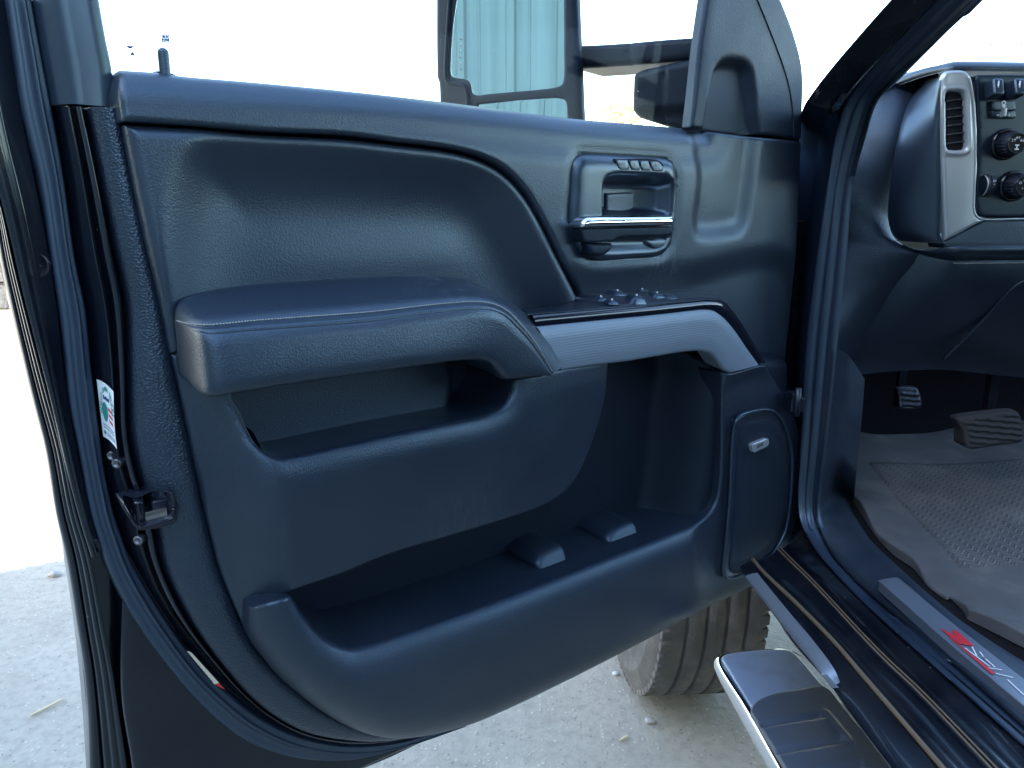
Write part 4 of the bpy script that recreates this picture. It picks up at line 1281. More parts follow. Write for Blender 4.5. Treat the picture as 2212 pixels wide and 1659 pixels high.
pad(mm, MIR, [(1371, 178), (1373, 164), (1381, 156), (1431, 142), (1525, 122), (1525, 122), (1525, 300), (1525, 300), (1390, 258), (1377, 253), (1371, 243)], -0.02, r=0.012, skirt=-0.11, res=0.008,
    extra=lambda U, d: -0.003 * (np.abs(U[:, 0] - MIR.uv(1432, 190, -0.02)[0]) < 0.0016) - 0.010 * sstep(-U[:, 1] + MIR.uv(1432, 235, -0.02)[1], -0.004, 0.010))
mm.build('mirror_mount', M_HOUSING, mh_o)

# ================================================================== THE TRUCK BODY
truck = thing('pickup_truck', 'black pickup truck body with dashboard, sill and running board beside the open door', 'pickup truck', tuple(stz(0.56, 1.26, 0.0)), math.radians(3.56))

# ---- painted pillar and seal round the opening
AP0 = [(1967, -40), (1928, 0), (1800, 146), (1758, 200), (1737, 233), (1722, 310), (1700, 500), (1690, 753), (1690, 953), (1696, 1106), (1700, 1150), (1712, 1190)]
AP1 = [(2060, -40), (2021, 0), (1875, 160), (1828, 227), (1808, 283), (1795, 367), (1765, 553), (1741, 753), (1731, 953), (1728, 1106), (1741, 1146), (1775, 1199), (1808, 1236), (1875, 1306), (2008, 1426), (2212, 1606), (2330, 1710)]
AS2 = [(2142, -40), (2101, 0), (1918, 177), (1882, 218), (1855, 300), (1830, 395), (1815, 553), (1795, 753), (1775, 953), (1760, 1100), (1768, 1140), (1790, 1188), (1820, 1230), (1885, 1290), (2012, 1393), (2212, 1573), (2320, 1672)]
def lay(P, fn, n_per=8):
    q = spline(P, False, n_per=n_per)
    return np.array([fn(*a) for a in q])
bp_ = MB()
def pil0(x, y):
    k_ = float(sstep(y, 215, 330))
    return Sd(x, y, 0.505) * (1 - k_) + Rr(x, y, 1.46) * k_
l0 = lay(AP0, pil0)
l1 = lay(AP1[:12], lambda x, y: Sd(x, y, 0.565))
PILPROF = [(-0.15, 0.06), (0, 0.0), (0.04, -0.004), (0.30, -0.006), (0.40, -0.001), (0.50, 0.006), (0.56, 0.008), (0.64, -0.001), (0.95, 0.004), (1.0, 0.012)]
ksp = 3 * 8 + 4
strip(bp_, l0[:ksp + 1], l1[:ksp + 1], PILPROF, TS, mi=0)
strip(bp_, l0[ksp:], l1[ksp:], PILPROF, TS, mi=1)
M_GAP_SHADE = surf('hinge_gap_painted_shade', (0.009, 0.016, 0.030), 0.8, spec=0.0, stint=ST)  # dark copy of the pillar paint; shade of the hinge gap put into colour
bp_.build('door_pillar', [M_PAINT, M_GAP_SHADE], truck)
se = MB()
e0 = lay(AP1, lambda x, y: Sd(x, y, 0.562))
e1 = lay(AS2, lambda x, y: Sd(x, y, 0.585))
strip(se, e0, e1, [(0, -0.012), (0.04, -0.001), (0.14, 0.006), (0.26, 0.008), (0.40, 0.004), (0.48, 0.000), (0.56, 0.004), (0.66, 0.006), (0.76, 0.001), (0.82, -0.003), (0.9, 0.001), (1.0, -0.010)], -TS)
se.build('door_seal', M_RUBBER, truck)
# inner pillar trim between seal and windshield
pt_ = MB()
i0_ = lay([(2142, -40), (2101, 0), (1918, 177), (1882, 218), (1856, 300), (1835, 380)], lambda x, y: Sd(x, y, 0.585), 10)
i1_ = lay([(2158, -30), (2114, 4), (1934, 181), (1899, 214), (1866, 300), (1842, 382)], lambda x, y: Sd(x, y, 0.625), 10)
strip(pt_, i0_, i1_, [(-0.3, -0.01), (0, 0), (0.5, 0.002), (1, 0)], -TS)
pt_.build('pillar_trim', M_FINE, truck)
hgr = MB()
tube(hgr, [Rr(x, y, 1.02) for x, y in spline([(2260, -120), (2180, -60), (2128, -22), (2100, 4), (2086, 18), (2079, 22)], False, 12)], [0.0095] * 16 + [0.0095] * 40 if False else 0.0085, 14)
hgr.build('grab_handle', M_BLACKPL, truck)
# door hinge and check strap in the gap
hi = MB()
rbox(hi, Sd(1712, 868, 0.53), TS * 0.012, TT * 0.022, ZUP * 0.012, 0.003)
rbox(hi, Sd(1716, 852, 0.525), TS * 0.008, TT * 0.012, ZUP * 0.004, 0.002)
lathe(hi, Sd(1722, 872, 0.515) - ZUP * 0.02, ZUP, [(0, 0), (0.005, 0), (0.005, 0.045), (0, 0.045)], 14)
hi.build('door_hinge', M_BLACKPL, truck)

# ---- rocker
rk = MB()
R0 = [(1598, 1226), (1618, 1256), (1670, 1323), (1721, 1389), (1798, 1480), (1841, 1539), (1928, 1653), (2040, 1800)]
R1 = [(1622, 1212), (1641, 1236), (1718, 1310), (1795, 1388), (1868, 1474), (1930, 1547), (2025, 1659), (2150, 1806)]
R2 = [(1676, 1192), (1698, 1214), (1751, 1266), (1858, 1383), (1915, 1442), (1975, 1499), (2125, 1659), (2260, 1806)]
R3 = [(1728, 1150), (1745, 1172), (1790, 1220), (1890, 1320), (1960, 1384), (2030, 1446), (2212, 1606), (2400, 1772)]
r0 = lay(R0, lambda x, y: Sd(x, y, 0.430))
r1 = lay(R1, lambda x, y: Tp(x, y, 0.698))
r2 = lay(R2, lambda x, y: Tp(x, y, 0.700))
r3 = lay(R3, lambda x, y: Sd(x, y, 0.566))
strip(rk, r0, r1, [(-0.8, 0.03), (-0.1, 0.002), (0, 0.0), (0.1, -0.002), (0.5, -0.004), (0.9, -0.002), (1, 0.002)], TS)
strip(rk, r1, r2, [(0, -0.002), (0.1, 0.002), (0.22, 0.0015), (0.26, -0.004), (0.6, -0.004), (0.94, -0.002), (1, 0.001)], ZUP)
strip(rk, r2, r3, [(0, 0.001), (0.04, 0.003), (0.08, 0.0), (0.10, -0.004), (0.13, 0.002), (0.17, 0.003), (0.21, -0.003), (0.6, -0.004), (0.9, 0.0), (1.1, 0.004)], ZUP)
M_ROCK = surf('dirty_black_paint', (0.004, 0.005, 0.009), 0.22, spec=0.5, stint=ST, coat=0.3, dust=0.10, dustcol=(0.20, 0.18, 0.16), specks=0.12, rough_var=0.10)
rk_o = rk.build('rocker_panel', M_ROCK, truck)
rs = MB()
tube(rs, r1 * 0.93 + r2 * 0.07 + ZUP * 0.002, 0.0030, 8)
M_SEAL_GLINT = surf('sill_seal_sun_glint', (0.16, 0.115, 0.07), 0.38, specks=0.06, dust=0.3, dustcol=(0.30, 0.24, 0.17))  # brown seal colour, brightened to carry golden reflected sunlight
tube(rs, r2 * 0.93 + r3 * 0.07 + ZUP * 0.0025, 0.0014, 6)  # two thin gold lines added as painted sunlight reflections on the ridges
tube(rs, r2 * 0.84 + r3 * 0.16 + ZUP * 0.0025, 0.0012, 6)
rs.build('sill_seal_and_glints', M_SEAL_GLINT, rk_o)
ct_ = MB()
T0 = [(1612, 1248), (1618, 1256), (1670, 1323), (1721, 1389), (1775, 1452), (1806, 1486)]
T1 = [(1628, 1238), (1638, 1251), (1696, 1323), (1750, 1388), (1794, 1450), (1807, 1485)]
t0_ = lay(T0, lambda x, y: Sd(x, y, 0.424)); t1_ = lay(T1, lambda x, y: Sd(x, y, 0.434))
strip(ct_, t0_, t1_, [(0, 0.004), (0.05, -0.002), (0.3, -0.006), (0.6, -0.006), (0.92, -0.002), (1, 0.006)], TS)
M_RTRIM = surf('dull_chrome_strip', (0.34, 0.37, 0.41), 0.28, metal=0.6, dust=0.3)
ct_.build('rocker_trim', M_RTRIM, rk_o)

# ---- kick panel and sill plate
kp = MB()
KL = [(1795, 753), (1786, 853), (1775, 953), (1760, 1100), (1768, 1140), (1790, 1188), (1820, 1230), (1885, 1290), (2012, 1393), (2212, 1573), (2320, 1672)]
KR = [(1836, 770), (1830, 853), (1821, 946), (1812, 1046), (1832, 1090), (1868, 1150), (1915, 1196), (1990, 1264), (2091, 1346), (2240, 1440), (2340, 1500)]
kl = lay(KL, lambda x, y: Sd(x, y, 0.583))
kr = np.concatenate([lay(KR[:4], lambda x, y: Sd(x, y, 0.66))[:-1], lay(KR[3:], lambda x, y: Tp(x, y, 0.715))])
m_ = min(len(kl), len(kr))
kl, kr = kl[:m_], kr[:m_]
# blend the join where the wall turns into the sill
for it in range(12):
    kr[20:40] = 0.5 * kr[20:40] + 0.25 * kr[19:39] + 0.25 * kr[21:41]
strip(kp, kl, kr, [(0, -0.008), (0.03, 0.0), (0.10, 0.005), (0.25, 0.007), (0.5, 0.007), (0.8, 0.005), (0.94, 0.001), (1.0, -0.012), (1.02, -0.05)], ZUP * 0.8 - TS * 0.6)
M_SILL = surf('dusty_sill_plastic', (0.014, 0.021, 0.034), 0.42, spec=0.8, stint=ST, grain='fine', gscale=900, gstr=0.3, dust=0.16, dustcol=(0.20, 0.20, 0.20), specks=0.08, rough_var=0.08)
kp_o = kp.build('sill_plate', M_SILL, truck)
em = MB()
EMB = [(1896, 1254), (1896, 1254), (1936, 1248), (1942, 1251), (2041, 1333), (2175, 1439), (2300, 1536), (2300, 1536), (2300, 1600), (2300, 1600), (2151, 1476), (2041, 1383), (1950, 1302)]
EZ = 0.7265
pad(em, FTOP, EMB, EZ, r=0.001, skirt=0.712, res=0.008)
def cr2(x, y): return (x / 3 + 1474.7, y / 3 + 1106)
def emp(pts, mi, dz):
    em.add([Tp(*cr2(x, y), EZ + dz) for x, y in pts], [list(range(len(pts)))], mi, False)
emp([(1662, 750), (1752, 790), (1830, 862), (1890, 868), (1776, 768), (1745, 766), (1770, 800)], 1, 0.0010)
emp([(1662, 750), (1752, 790), (1834, 862), (1785, 850)], 1, 0.0012)
emp([(1712, 800), (1742, 820), (2028, 1045), (2000, 1047)], 1, 0.0014)
for a, b in (((1875, 872), (1905, 930)), ((1925, 905), (1960, 950)), ((1945, 935), (2025, 1005)), ((1985, 1010), (2070, 1022)), ((2030, 1045), (2140, 1072)), ((1830, 880), (1990, 1000)), ((2105, 1085), (2212, 1185))):
    A_, B_ = Tp(*cr2(*a), EZ + 0.0012), Tp(*cr2(*b), EZ + 0.0012)
    dv_ = B_ - A_; pr = np.cross(dv_, ZUP); pr /= np.linalg.norm(pr)
    em.add([A_ - pr * 0.0007, B_ - pr * 0.0007, B_ + pr * 0.0007, A_ + pr * 0.0007], [[0, 1, 2, 3]], 2, False)
M_PLATE = surf('scuffed_metal_plate', (0.17, 0.20, 0.245), 0.38, metal=0.5, dust=0.25, specks=0.08, rough_var=0.08)
em.build('sill_emblem_plate', [M_PLATE, M_RED, M_WHITE], kp_o)

# ---- running board
rb = MB()
RBZ = 0.50
TOPQ = [(1556, 1424), (1566, 1417), (1600, 1411), (1658, 1406), (1700, 1406), (1714, 1412), (1781, 1486), (1841, 1541), (1938, 1656), (2060, 1800), (2060, 1800), (1775, 1800), (1775, 1800), (1695, 1659), (1625, 1536)]
pad(rb, FTOP, TOPQ, RBZ, r=0.004, skirt=RBZ - 0.045, res=0.012, mi=0)
te = np.array([Tp(x, y, RBZ - 0.002) for x, y in spline([(1714, 1411), (1700, 1406), (1658, 1406), (1600, 1411), (1566, 1417), (1556, 1425), (1625, 1537), (1695, 1660), (1775, 1801)], False, n_per=6)])
oe = np.array([Tp(x, y, z) for x, y, z in spline([(1716, 1408, .49), (1700, 1403, .487), (1657, 1403, .484), (1598, 1408, .48), (1550, 1416, .478), (1540, 1436, .470), (1588, 1538, .462), (1655, 1659, .462), (1733, 1801, .462)], False, n_per=6)])
strip(rb, te, oe, [(0, 0), (0.05, 0.003), (0.3, 0.005), (0.7, 0.004), (0.95, 0.0), (1, -0.006), (1.1, -0.05)], ZUP * 0.5 - TS * 0.85, mi=1)
rb_o = rb.build('running_board', [M_SKY_CHROME_DIRTY, M_CHROME], truck)
sp_ = MB()
STP = [(1621, 1538), (1626, 1526), (1641, 1513), (1675, 1500), (1720, 1492), (1776, 1484), (1790, 1490), (1828, 1536), (1925, 1653), (2045, 1800), (2045, 1800), (1780, 1800), (1780, 1800), (1697, 1659)]
grooves = []
for (x0, y0, x1, y1, x2, y2, x3, y3) in ((510, 1365, 900, 1300, 930, 1330, 480, 1400), (590, 1535, 1030, 1450, 1075, 1490, 600, 1575), (700, 1700, 1160, 1610, 1200, 1650, 720, 1745)):
    grooves.append(px_poly(FTOP, [cr2(x0, y0), cr2(x1, y1), cr2(x2, y2), cr2(x3, y3)], RBZ + 0.007, sp=False))
lrib = px_poly(FTOP, [cr2(915, 1290), cr2(940, 1288), cr2(1110, 1490), cr2(1090, 1510)], RBZ + 0.007, sp=False)
def ex_stp(U, d):
    w = np.zeros(len(U))
    for gq_ in grooves:
        w = w - 0.0055 * sstep(sdf(U, gq_), -0.001, 0.0025)
    return w + 0.002 * sstep(sdf(U, lrib), -0.001, 0.002)
pad(sp_, FTOP, STP, RBZ + 0.008, r=0.003, skirt=RBZ - 0.002, res=0.004, extra=ex_stp)
M_STEP = surf('step_pad_rubber', (0.11, 0.142, 0.195), 0.40, spec=0.6, grain='fine', gscale=900, gstr=0.3, dust=0.25, specks=0.03, rough_var=0.08)
sp_.build('step_pad', M_STEP, rb_o)

# ---- front wheel
wh = MB()
WC = stz(0.535, 1.87, 0.405)
RO = 0.405
prof = [(0.235, -0.110), (0.250, -0.122), (0.290, -0.130), (0.298, -0.1335), (0.304, -0.131), (0.340, -0.130), (0.347, -0.1325), (0.353, -0.129), (0.375, -0.125), (0.390, -0.118), (0.399, -0.108), (RO - .001, -0.098)]
for c_ in (-0.066, -0.022, 0.022, 0.066):
    prof += [(RO, c_ - 0.0045), (RO - 0.006, c_ - 0.0035), (RO - 0.006, c_ + 0.0035), (RO, c_ + 0.0045)]
prof += [(RO - .001, 0.098), (0.399, 0.108), (0.390, 0.118), (0.36, 0.128), (0.30, 0.13), (0.25, 0.12), (0.235, 0.11)]
lathe(wh, WC, TS, prof, 120)
# lateral sipes and shoulder notches as raised lugs on the shoulder
for i in range(72):
    an = 2 * math.pi * i / 72
    er = TT * math.cos(an) + ZUP * math.sin(an)
    et_ = -TT * math.sin(an) + ZUP * math.cos(an)
    for sg in (-1, 1):
        rbox(wh, WC + TS * sg * 0.102 + er * 0.3955, TS * 0.016, et_ * 0.0125, er * 0.0085, 0.003, seg=1)
wh_o = wh.build('front_tyre', M_TYRE, truck)
rm = MB()
lathe(rm, WC, -TS, [(0.236, 0.108), (0.240, 0.122), (0.232, 0.124), (0.222, 0.112), (0.212, 0.085), (0.205, 0.06), (0.18, 0.07), (0.12, 0.082), (0.075, 0.085), (0.07, 0.11), (0.05, 0.125), (0.0, 0.126)], 64)
for i in range(8):
    an = 2 * math.pi * i / 8
    lathe(rm, WC - TS * 0.083 + (TT * math.cos(an) + ZUP * math.sin(an)) * 0.092, -TS, [(0.010, 0), (0.010, 0.018), (0.0, 0.02)], 6, smooth=False)
rm.build('wheel_rim', M_RIM, wh_o)

# ---- dashboard
M_DASH = surf('dash_grain', BLK, 0.44, spec=0.7, stint=ST, grain='leather', gscale=560, gstr=0.3, specks=0.01, rough_var=0.05)
da = MB()
DL = [(1905, 190), (1893, 201), (1878, 225), (1866, 255), (1856, 285), (1847, 315), (1838, 350), (1829, 390), (1819, 440), (1812, 490), (1805, 540), (1801, 620), (1797, 700), (1790, 785)]
DR = [(2030, 157), (1993, 178), (1967, 212), (1947, 261), (1935, 315), (1925, 370), (1918, 431), (1917, 475), (1932, 516), (1975, 540), (2006, 552), (1960, 612), (1900, 692), (1838, 778)]
TR = [1.27, 1.27, 1.27, 1.275, 1.28, 1.285, 1.29, 1.29, 1.28, 1.265, 1.255, 1.285, 1.32, 1.345]
dl = lay(DL, lambda x, y: Sd(x, y, 0.638 if y < 520 else 0.638 - 0.02 * min(1, (y - 520) / 200)))
q_ = spline([(a[0], a[1], t) for a, t in zip(DR, TR)], False, n_per=8)
dr = np.array([Rr(a[0], a[1], a[2] + 0.09 * max(0.0, (330 - a[1]) / 170) ** 2) for a in q_])
dl = np.array([p + (p - EYE) * 0.13 * float(sstep(p[2], 1.26, 1.50)) for p in dl])
strip(da, dl, dr, [(-0.15, -0.02), (0, 0.0), (0.2, 0.006), (0.5, 0.010), (0.8, 0.006), (0.95, 0.0), (1.0, -0.004)], -TS * 0.7 - TT * 0.7)
da_o = da.build('dashboard', M_DASH, truck)
# smooth end bezel
be = MB()
BL = [(2029, 158), (1995, 178), (1968, 212), (1948, 261), (1936, 315), (1926, 370), (1919, 431), (1918, 470), (1926, 502), (1942, 520)]
BR = [(2033, 166), (2029, 184), (2028, 220), (2028, 262), (2029, 315), (2030, 370), (2032, 431), (2031, 470), (2029, 505), (2036, 526)]
bl = lay(BL, lambda x, y: Rr(x, y, 1.272 + 0.09 * max(0.0, (330 - y) / 170) ** 2)); br = lay(BR, lambda x, y: Rr(x, y, 1.212))
strip(be, bl, br, [(-0.02, -0.012), (0, 0.0), (0.05, 0.004), (0.3, 0.007), (0.6, 0.006), (0.88, 0.003), (0.96, 0.001), (1.0, -0.003)], -TS * 0.8 - TT * 0.6)
bt0 = lay([(1942, 520), (1968, 531), (2000, 534), (2036, 528)], lambda x, y: Rr(x, y, 1.262))
bt1 = lay([(2036, 526), (2036, 526.5), (2037, 527), (2037, 527.5)], lambda x, y: Rr(x, y, 1.212)) if False else None
be.build('bezel_side', M_SATIN, da_o)
# silver vent surround
vs = MB()
VENT = [(2043, 205), (2044, 200), (2049, 198), (2074, 198.5), (2080, 203), (2083, 213), (2085, 270), (2085.5, 314), (2084, 321), (2079, 324), (2053, 324), (2047, 322), (2045, 315), (2044, 260)]
vent_uv = px_poly(FREAR, VENT, -1.21, step=5)
SURR = [(2030, 186), (2032, 168), (2039, 157), (2053, 153), (2073, 152.5), (2086, 158), (2094, 176), (2101, 220), (2105, 290), (2105, 358), (2101, 430), (2101, 452), (2105, 466), (2114, 473), (2124, 474), (2124, 474), (2080, 496), (2036, 521), (2036, 521), (2033, 460), (2030, 350), (2029, 262)]
fac_uv = px_poly(FREAR, [(2036, 545), (2036, 515), (2124, 470), (2180, 500)], -1.21, sp=False)
def ex_sur(U, d):
    s = sdf(U, vent_uv)
    return -0.030 * sstep(s, -0.0005, 0.003) + 0.0025 * np.exp(-((s + 0.005) / 0.003) ** 2) + 0.004 * sstep(U[:, 0], U[:, 0].mean() - 0.03, U[:, 0].mean() + 0.03)
pad(vs, FREAR, SURR, -1.210, r=0.006, skirt=-1.2185, extra=ex_sur, res=0.0022)
vs.build('air_vent_surround', M_DSILVER, da_o)
av = MB()
pad(av, FREAR, VENT, -1.2155, r=0.001, skirt=-1.25, res=0.01)
av_o = av.build('air_vent', M_DARK, da_o)
for yy in (216, 234, 251.5, 269.5, 288.5, 307.5):
    sl = MB()
    p0, p1 = Rr(2044.5, yy + 3.2, 1.213), Rr(2085, yy - 2.0, 1.213)
    ex_ = (p1 - p0) / 2
    box(sl, (p0 + p1) / 2 + TT * 0.006 - ZUP * 0.003, ex_, TT * 0.006 - ZUP * 0.004, ZUP * 0.0005, 0)
    tube(sl, [p0, p1], 0.0008, 6)
    sl.build('vent_slat', M_BLACKPL, av_o)
# black switch plate
cpn = MB()
CPAN = [(2105, 168), (2110, 163), (2120, 162), (2330, 162), (2330, 162), (2330, 468), (2330, 468), (2118, 468), (2109, 464), (2105, 452), (2106, 400), (2109, 340), (2108, 260)]
pad(cpn, FREAR, CPAN, -1.212, r=0.004, skirt=-1.25, res=0.008)
M_PANEL = surf('switch_plate_plastic', (0.006, 0.011, 0.021), 0.30, spec=0.5, stint=ST, grain='fine', gscale=1500, gstr=0.1, specks=0.01)
cp_o = cpn.build('control_panel', M_PANEL, da_o)
ch_ = MB()
tube(ch_, [Rr(x, y, 1.206) for x, y in spline([(2093, 165), (2099, 190), (2105, 250), (2107, 340), (2104, 430), (2104, 455), (2110, 468), (2122, 473), (2200, 473), (2330, 473)], False, 8)], 0.0017, 8)
ch_.build('chrome_edge', M_DSILVER, da_o)
for px_ in (2147, 2193):
    tg = MB()
    c = Rr(px_, 193, 1.200)
    rbox(tg, c, TS * 0.0085, -TT * 0.012 + ZUP * 0.003, ZUP * 0.0125 + TT * 0.004, 0.004)
    c2 = Rr(px_ + 9, 188, 1.188)
    tube(tg, [c2 + ZUP * 0.009, c2 - ZUP * 0.007], 0.0012, 6, mi=1)
    tg.build('toggle_switch', [M_SATIN, M_DSILVER], cp_o)
tb_ = MB()
tube(tb_, [Rr(2155, 200, 1.208), Rr(2188, 200, 1.208)], 0.003, 6)
tb_.build('toggle_link', M_BLACKPL, cp_o)
bc = MB()
def dpad(mb, pts, w, r=0.0015, mi=0, sk=0.02):
    pp = []
    for a in pts: pp += [a, a]
    pad(mb, FREAR, pp, -w, r=r, skirt=-(w + sk), res=0.006, mi=mi)
dpad(bc, [(2142, 218), (2192, 217.5), (2193, 238.6), (2142, 239.4)], 1.205)
dpad(bc, [(2142, 240.6), (2165, 240.3), (2165, 255.5), (2144, 255)], 1.205)
dpad(bc, [(2170, 240.2), (2193, 239.8), (2193, 255.5), (2170, 255.5)], 1.205)
rbox(bc, Rr(2168, 243, 1.198), TS * 0.0016, TT * 0.005, ZUP * 0.0062, 0.001, mi=1)
put_text(bc, '\u2013', Rr(2156, 248.5, 1.2045), TS, ZUP, 0.006, 2, bold=0.03)
put_text(bc, '+', Rr(2180, 248.5, 1.2045), TS, ZUP, 0.006, 2, bold=0.03)
lathe(bc, Rr(2168.5, 222.5, 1.2045), -TT, [(0.0018, 0), (0.0036, 0), (0.0036, -0.001)], 16, mi=2, smooth=False)
box(bc, Rr(2168.5, 228.5, 1.2045), TS * 0.0034, ZUP * 0.0010, TT * 0.0003, mi=2)
box(bc, Rr(2168.5, 231.3, 1.2045), TS * 0.0020, ZUP * 0.0010, TT * 0.0003, mi=2)
bc.build('trailer_brake_control', [M_SATIN, M_DSILVER, M_WHITE], cp_o)
def knob(cx, cy, marks):
    kb_ = MB()
    c = Rr(cx, cy, 1.211)
    lathe(kb_, c, -TT, [(0.0235, 0.0), (0.0240, 0.002), (0.0225, 0.0045), (0.0205, 0.005), (0.0195, 0.003), (0.0192, 0.002)], 48, mi=1)
    lathe(kb_, c, -TT, [(0.0190, 0.002), (0.0188, 0.006), (0.0180, 0.018), (0.0160, 0.024), (0.0150, 0.0265)], 48, mi=0)
    for i in range(22):
        an = 2 * math.pi * i / 22
        e = TS * math.cos(an) + ZUP * math.sin(an)
        tube(kb_, [c - TT * 0.006 + e * 0.0187, c - TT * 0.018 + e * 0.0180, c - TT * 0.023 + e * 0.0163], 0.0009, 5, mi=0)
    lathe(kb_, c, -TT, [(0.0150, 0.0265), (0.0152, 0.0278), (0.0143, 0.0286), (0.0136, 0.0276)], 48, mi=1)
    lathe(kb_, c, -TT, [(0.0138, 0.0276), (0.0, 0.0276)], 40, mi=2)
    f = c - TT * 0.0280
    for s_, dx, dz, hh in marks:
        put_text(kb_, s_, f + TS * dx + ZUP * dz, TS, ZUP, hh, 3, bold=0.012)
    return kb_, f
kb1, f1_ = knob(2171, 312, (('2\u2191', -0.0062, 0.0045, 0.0042), ('4\u2191', 0.0, 0.0080, 0.0042), ('4\u2193', 0.0072, 0.0040, 0.0042)))
box(kb1, f1_ - ZUP * 0.006, TS * 0.0008, ZUP * 0.0034, TT * 0.0002, 3)
box(kb1, f1_ - ZUP * 0.003, TS * 0.0032, ZUP * 0.0009, TT * 0.0002, 3)
box(kb1, f1_ - ZUP * 0.009, TS * 0.0032, ZUP * 0.0009, TT * 0.0002, 3)
kb1.build('drive_mode_knob', [M_BLACKPL, M_GLOSS, M_DARK, M_WHITE], cp_o)
kb2, f2_ = knob(2188, 402, ())
for (dx, dz, s_) in ((-0.0085, 0.0045, 'O'), (-0.003, 0.0085, 'A'), (-0.004, -0.004, '*')):
    put_text(kb2, s_, f2_ + TS * dx + ZUP * dz, TS, ZUP, 0.0040, 3, bold=0.01)
kb2.build('headlamp_knob', [M_BLACKPL, M_GLOSS, M_DARK, M_WHITE], cp_o)
tw = MB()
cw = Rr(2130, 401, 1.214)
lathe(tw, cw - TS * 0.0065, TS, [(0.0, 0.0), (0.0150, 0.0), (0.0170, 0.002), (0.0172, 0.011), (0.0150, 0.013), (0.0, 0.013)], 40)
for i in range(30):
    an = 2 * math.pi * i / 30
    e = TT * math.cos(an) + ZUP * math.sin(an)
    tube(tw, [cw - TS * 0.005 + e * 0.0172, cw + TS * 0.005 + e * 0.0172], 0.0006, 5)
tube(tw, [cw - TS * 0.0075 + TT * (-math.cos(a) * 0.0158) + ZUP * math.sin(a) * 0.0158 for a in np.linspace(-1.3, 1.3, 14)], 0.0010, 6, mi=1)
put_text(tw, '3', cw - TT * 0.0162 + ZUP * 0.0068 + TS * 0.002, ZUP * -0.9 - TS * 0.2, TS, 0.0042, 2, bold=0.012)
tw.build('dimmer_wheel', [M_BLACKPL, M_DSILVER, M_WHITE], cp_o)
# padded top edge of the dash
dt = MB()
u0 = np.array([Rr(*a) for a in spline([(1890, 203, 1.42), (1918, 180, 1.36), (1984, 150, 1.29), (2030, 139, 1.25), (2052, 133.5, 1.235), (2066, 131.5, 1.23), (2200, 133, 1.23), (2340, 134, 1.23)], False, n_per=8)])
u1 = np.array([Rr(*a) for a in spline([(1892, 207, 1.40), (1922, 192, 1.345), (1987, 168, 1.28), (2028, 157, 1.24), (2054, 152, 1.215), (2074, 152.5, 1.212), (2200, 154, 1.212), (2340, 155, 1.212)], False, n_per=8)])
strip(dt, u0, u1, [(0, -0.004), (0.1, 0.002), (0.3, 0.006), (0.6, 0.005), (0.85, 0.0), (0.93, -0.004), (1, -0.004)], -TT * 0.7 - TS * 0.4)
u2 = u0 + TT * 0.55 - ZUP * 0.03
strip(dt, u2, u0, [(0, 0), (0.9, 0.004), (1, -0.004)], ZUP)
dt.build('dash_top_pad', M_FINE, da_o)
# knee panel and lower dash
kn = MB()
wedge = [(2036, 522), (2036, 522), (2124, 475.5), (2124, 475.5), (2330, 475.5), (2330, 475.5), (2330, 534), (2330, 534), (2040, 536), (2040, 536)]
pad(kn, FREAR, wedge, lambda U: -1.214 - 0.0 * U[:, 0], r=0.003, skirt=-1.26, res=0.012)
k0 = np.array([Rr(*a) for a in spline([(1935, 518, 1.275), (1965, 534, 1.262), (2008, 540, 1.235), (2060, 533, 1.205), (2120, 531, 1.20), (2212, 530, 1.20), (2330, 529, 1.20)], False, n_per=8)])
k1 = np.array([Rr(*a) for a in spline([(1950, 532, 1.272), (1975, 543, 1.262), (2006, 553, 1.245), (2060, 563, 1.225), (2120, 563, 1.222), (2212, 562, 1.222), (2330, 560, 1.222)], False, n_per=8)])
k2 = np.array([Rr(*a) for a in spline([(1838, 778, 1.345), (1870, 786, 1.345), (1908, 784, 1.345), (1975, 781, 1.345), (2048, 780, 1.345), (2200, 795, 1.345), (2330, 803, 1.345)], False, n_per=8)])
strip(kn, k0, k1, [(0, -0.004), (0.15, 0.004), (0.5, 0.008), (0.85, 0.003), (0.95, -0.004), (1, -0.005)], -TT)
seamK = [(2330, 560), (2212, 603), (2188, 614), (2120, 686), (2031, 776)]
strip(kn, k1, k2, [(0, -0.004), (0.03, 0.002), (0.3, 0.008), (0.6, 0.008), (0.9, 0.002), (1, -0.006), (1.1, 0.0)], -TT)
kn_o = kn.build('knee_panel', M_FINE, da_o)
kst = MB()
for yy, rr in ((566.5, 0.0008),):
    sc_ = resample(k1, 90) - TT * 0.004 - ZUP * 0.004
    for i in range(24, 88):
        tube(kst, [sc_[i], sc_[i] * 0.3 + sc_[i + 1] * 0.7], 0.0007, 5)
kst.build('knee_stitching', M_THREAD, kn_o)
ks2 = MB()
lidc = [Rr(x, y, 1.245 + (y - 600) * 0.00045) for x, y in spline([(2340, 560), (2260, 580), (2212, 603), (2188, 614), (2120, 686), (2031, 776)], False, 10)]
tube(ks2, np.array(lidc) - TT * 0.009, 0.0035, 8)
ks2.build('fuse_cover_edge', M_FINE, kn_o)

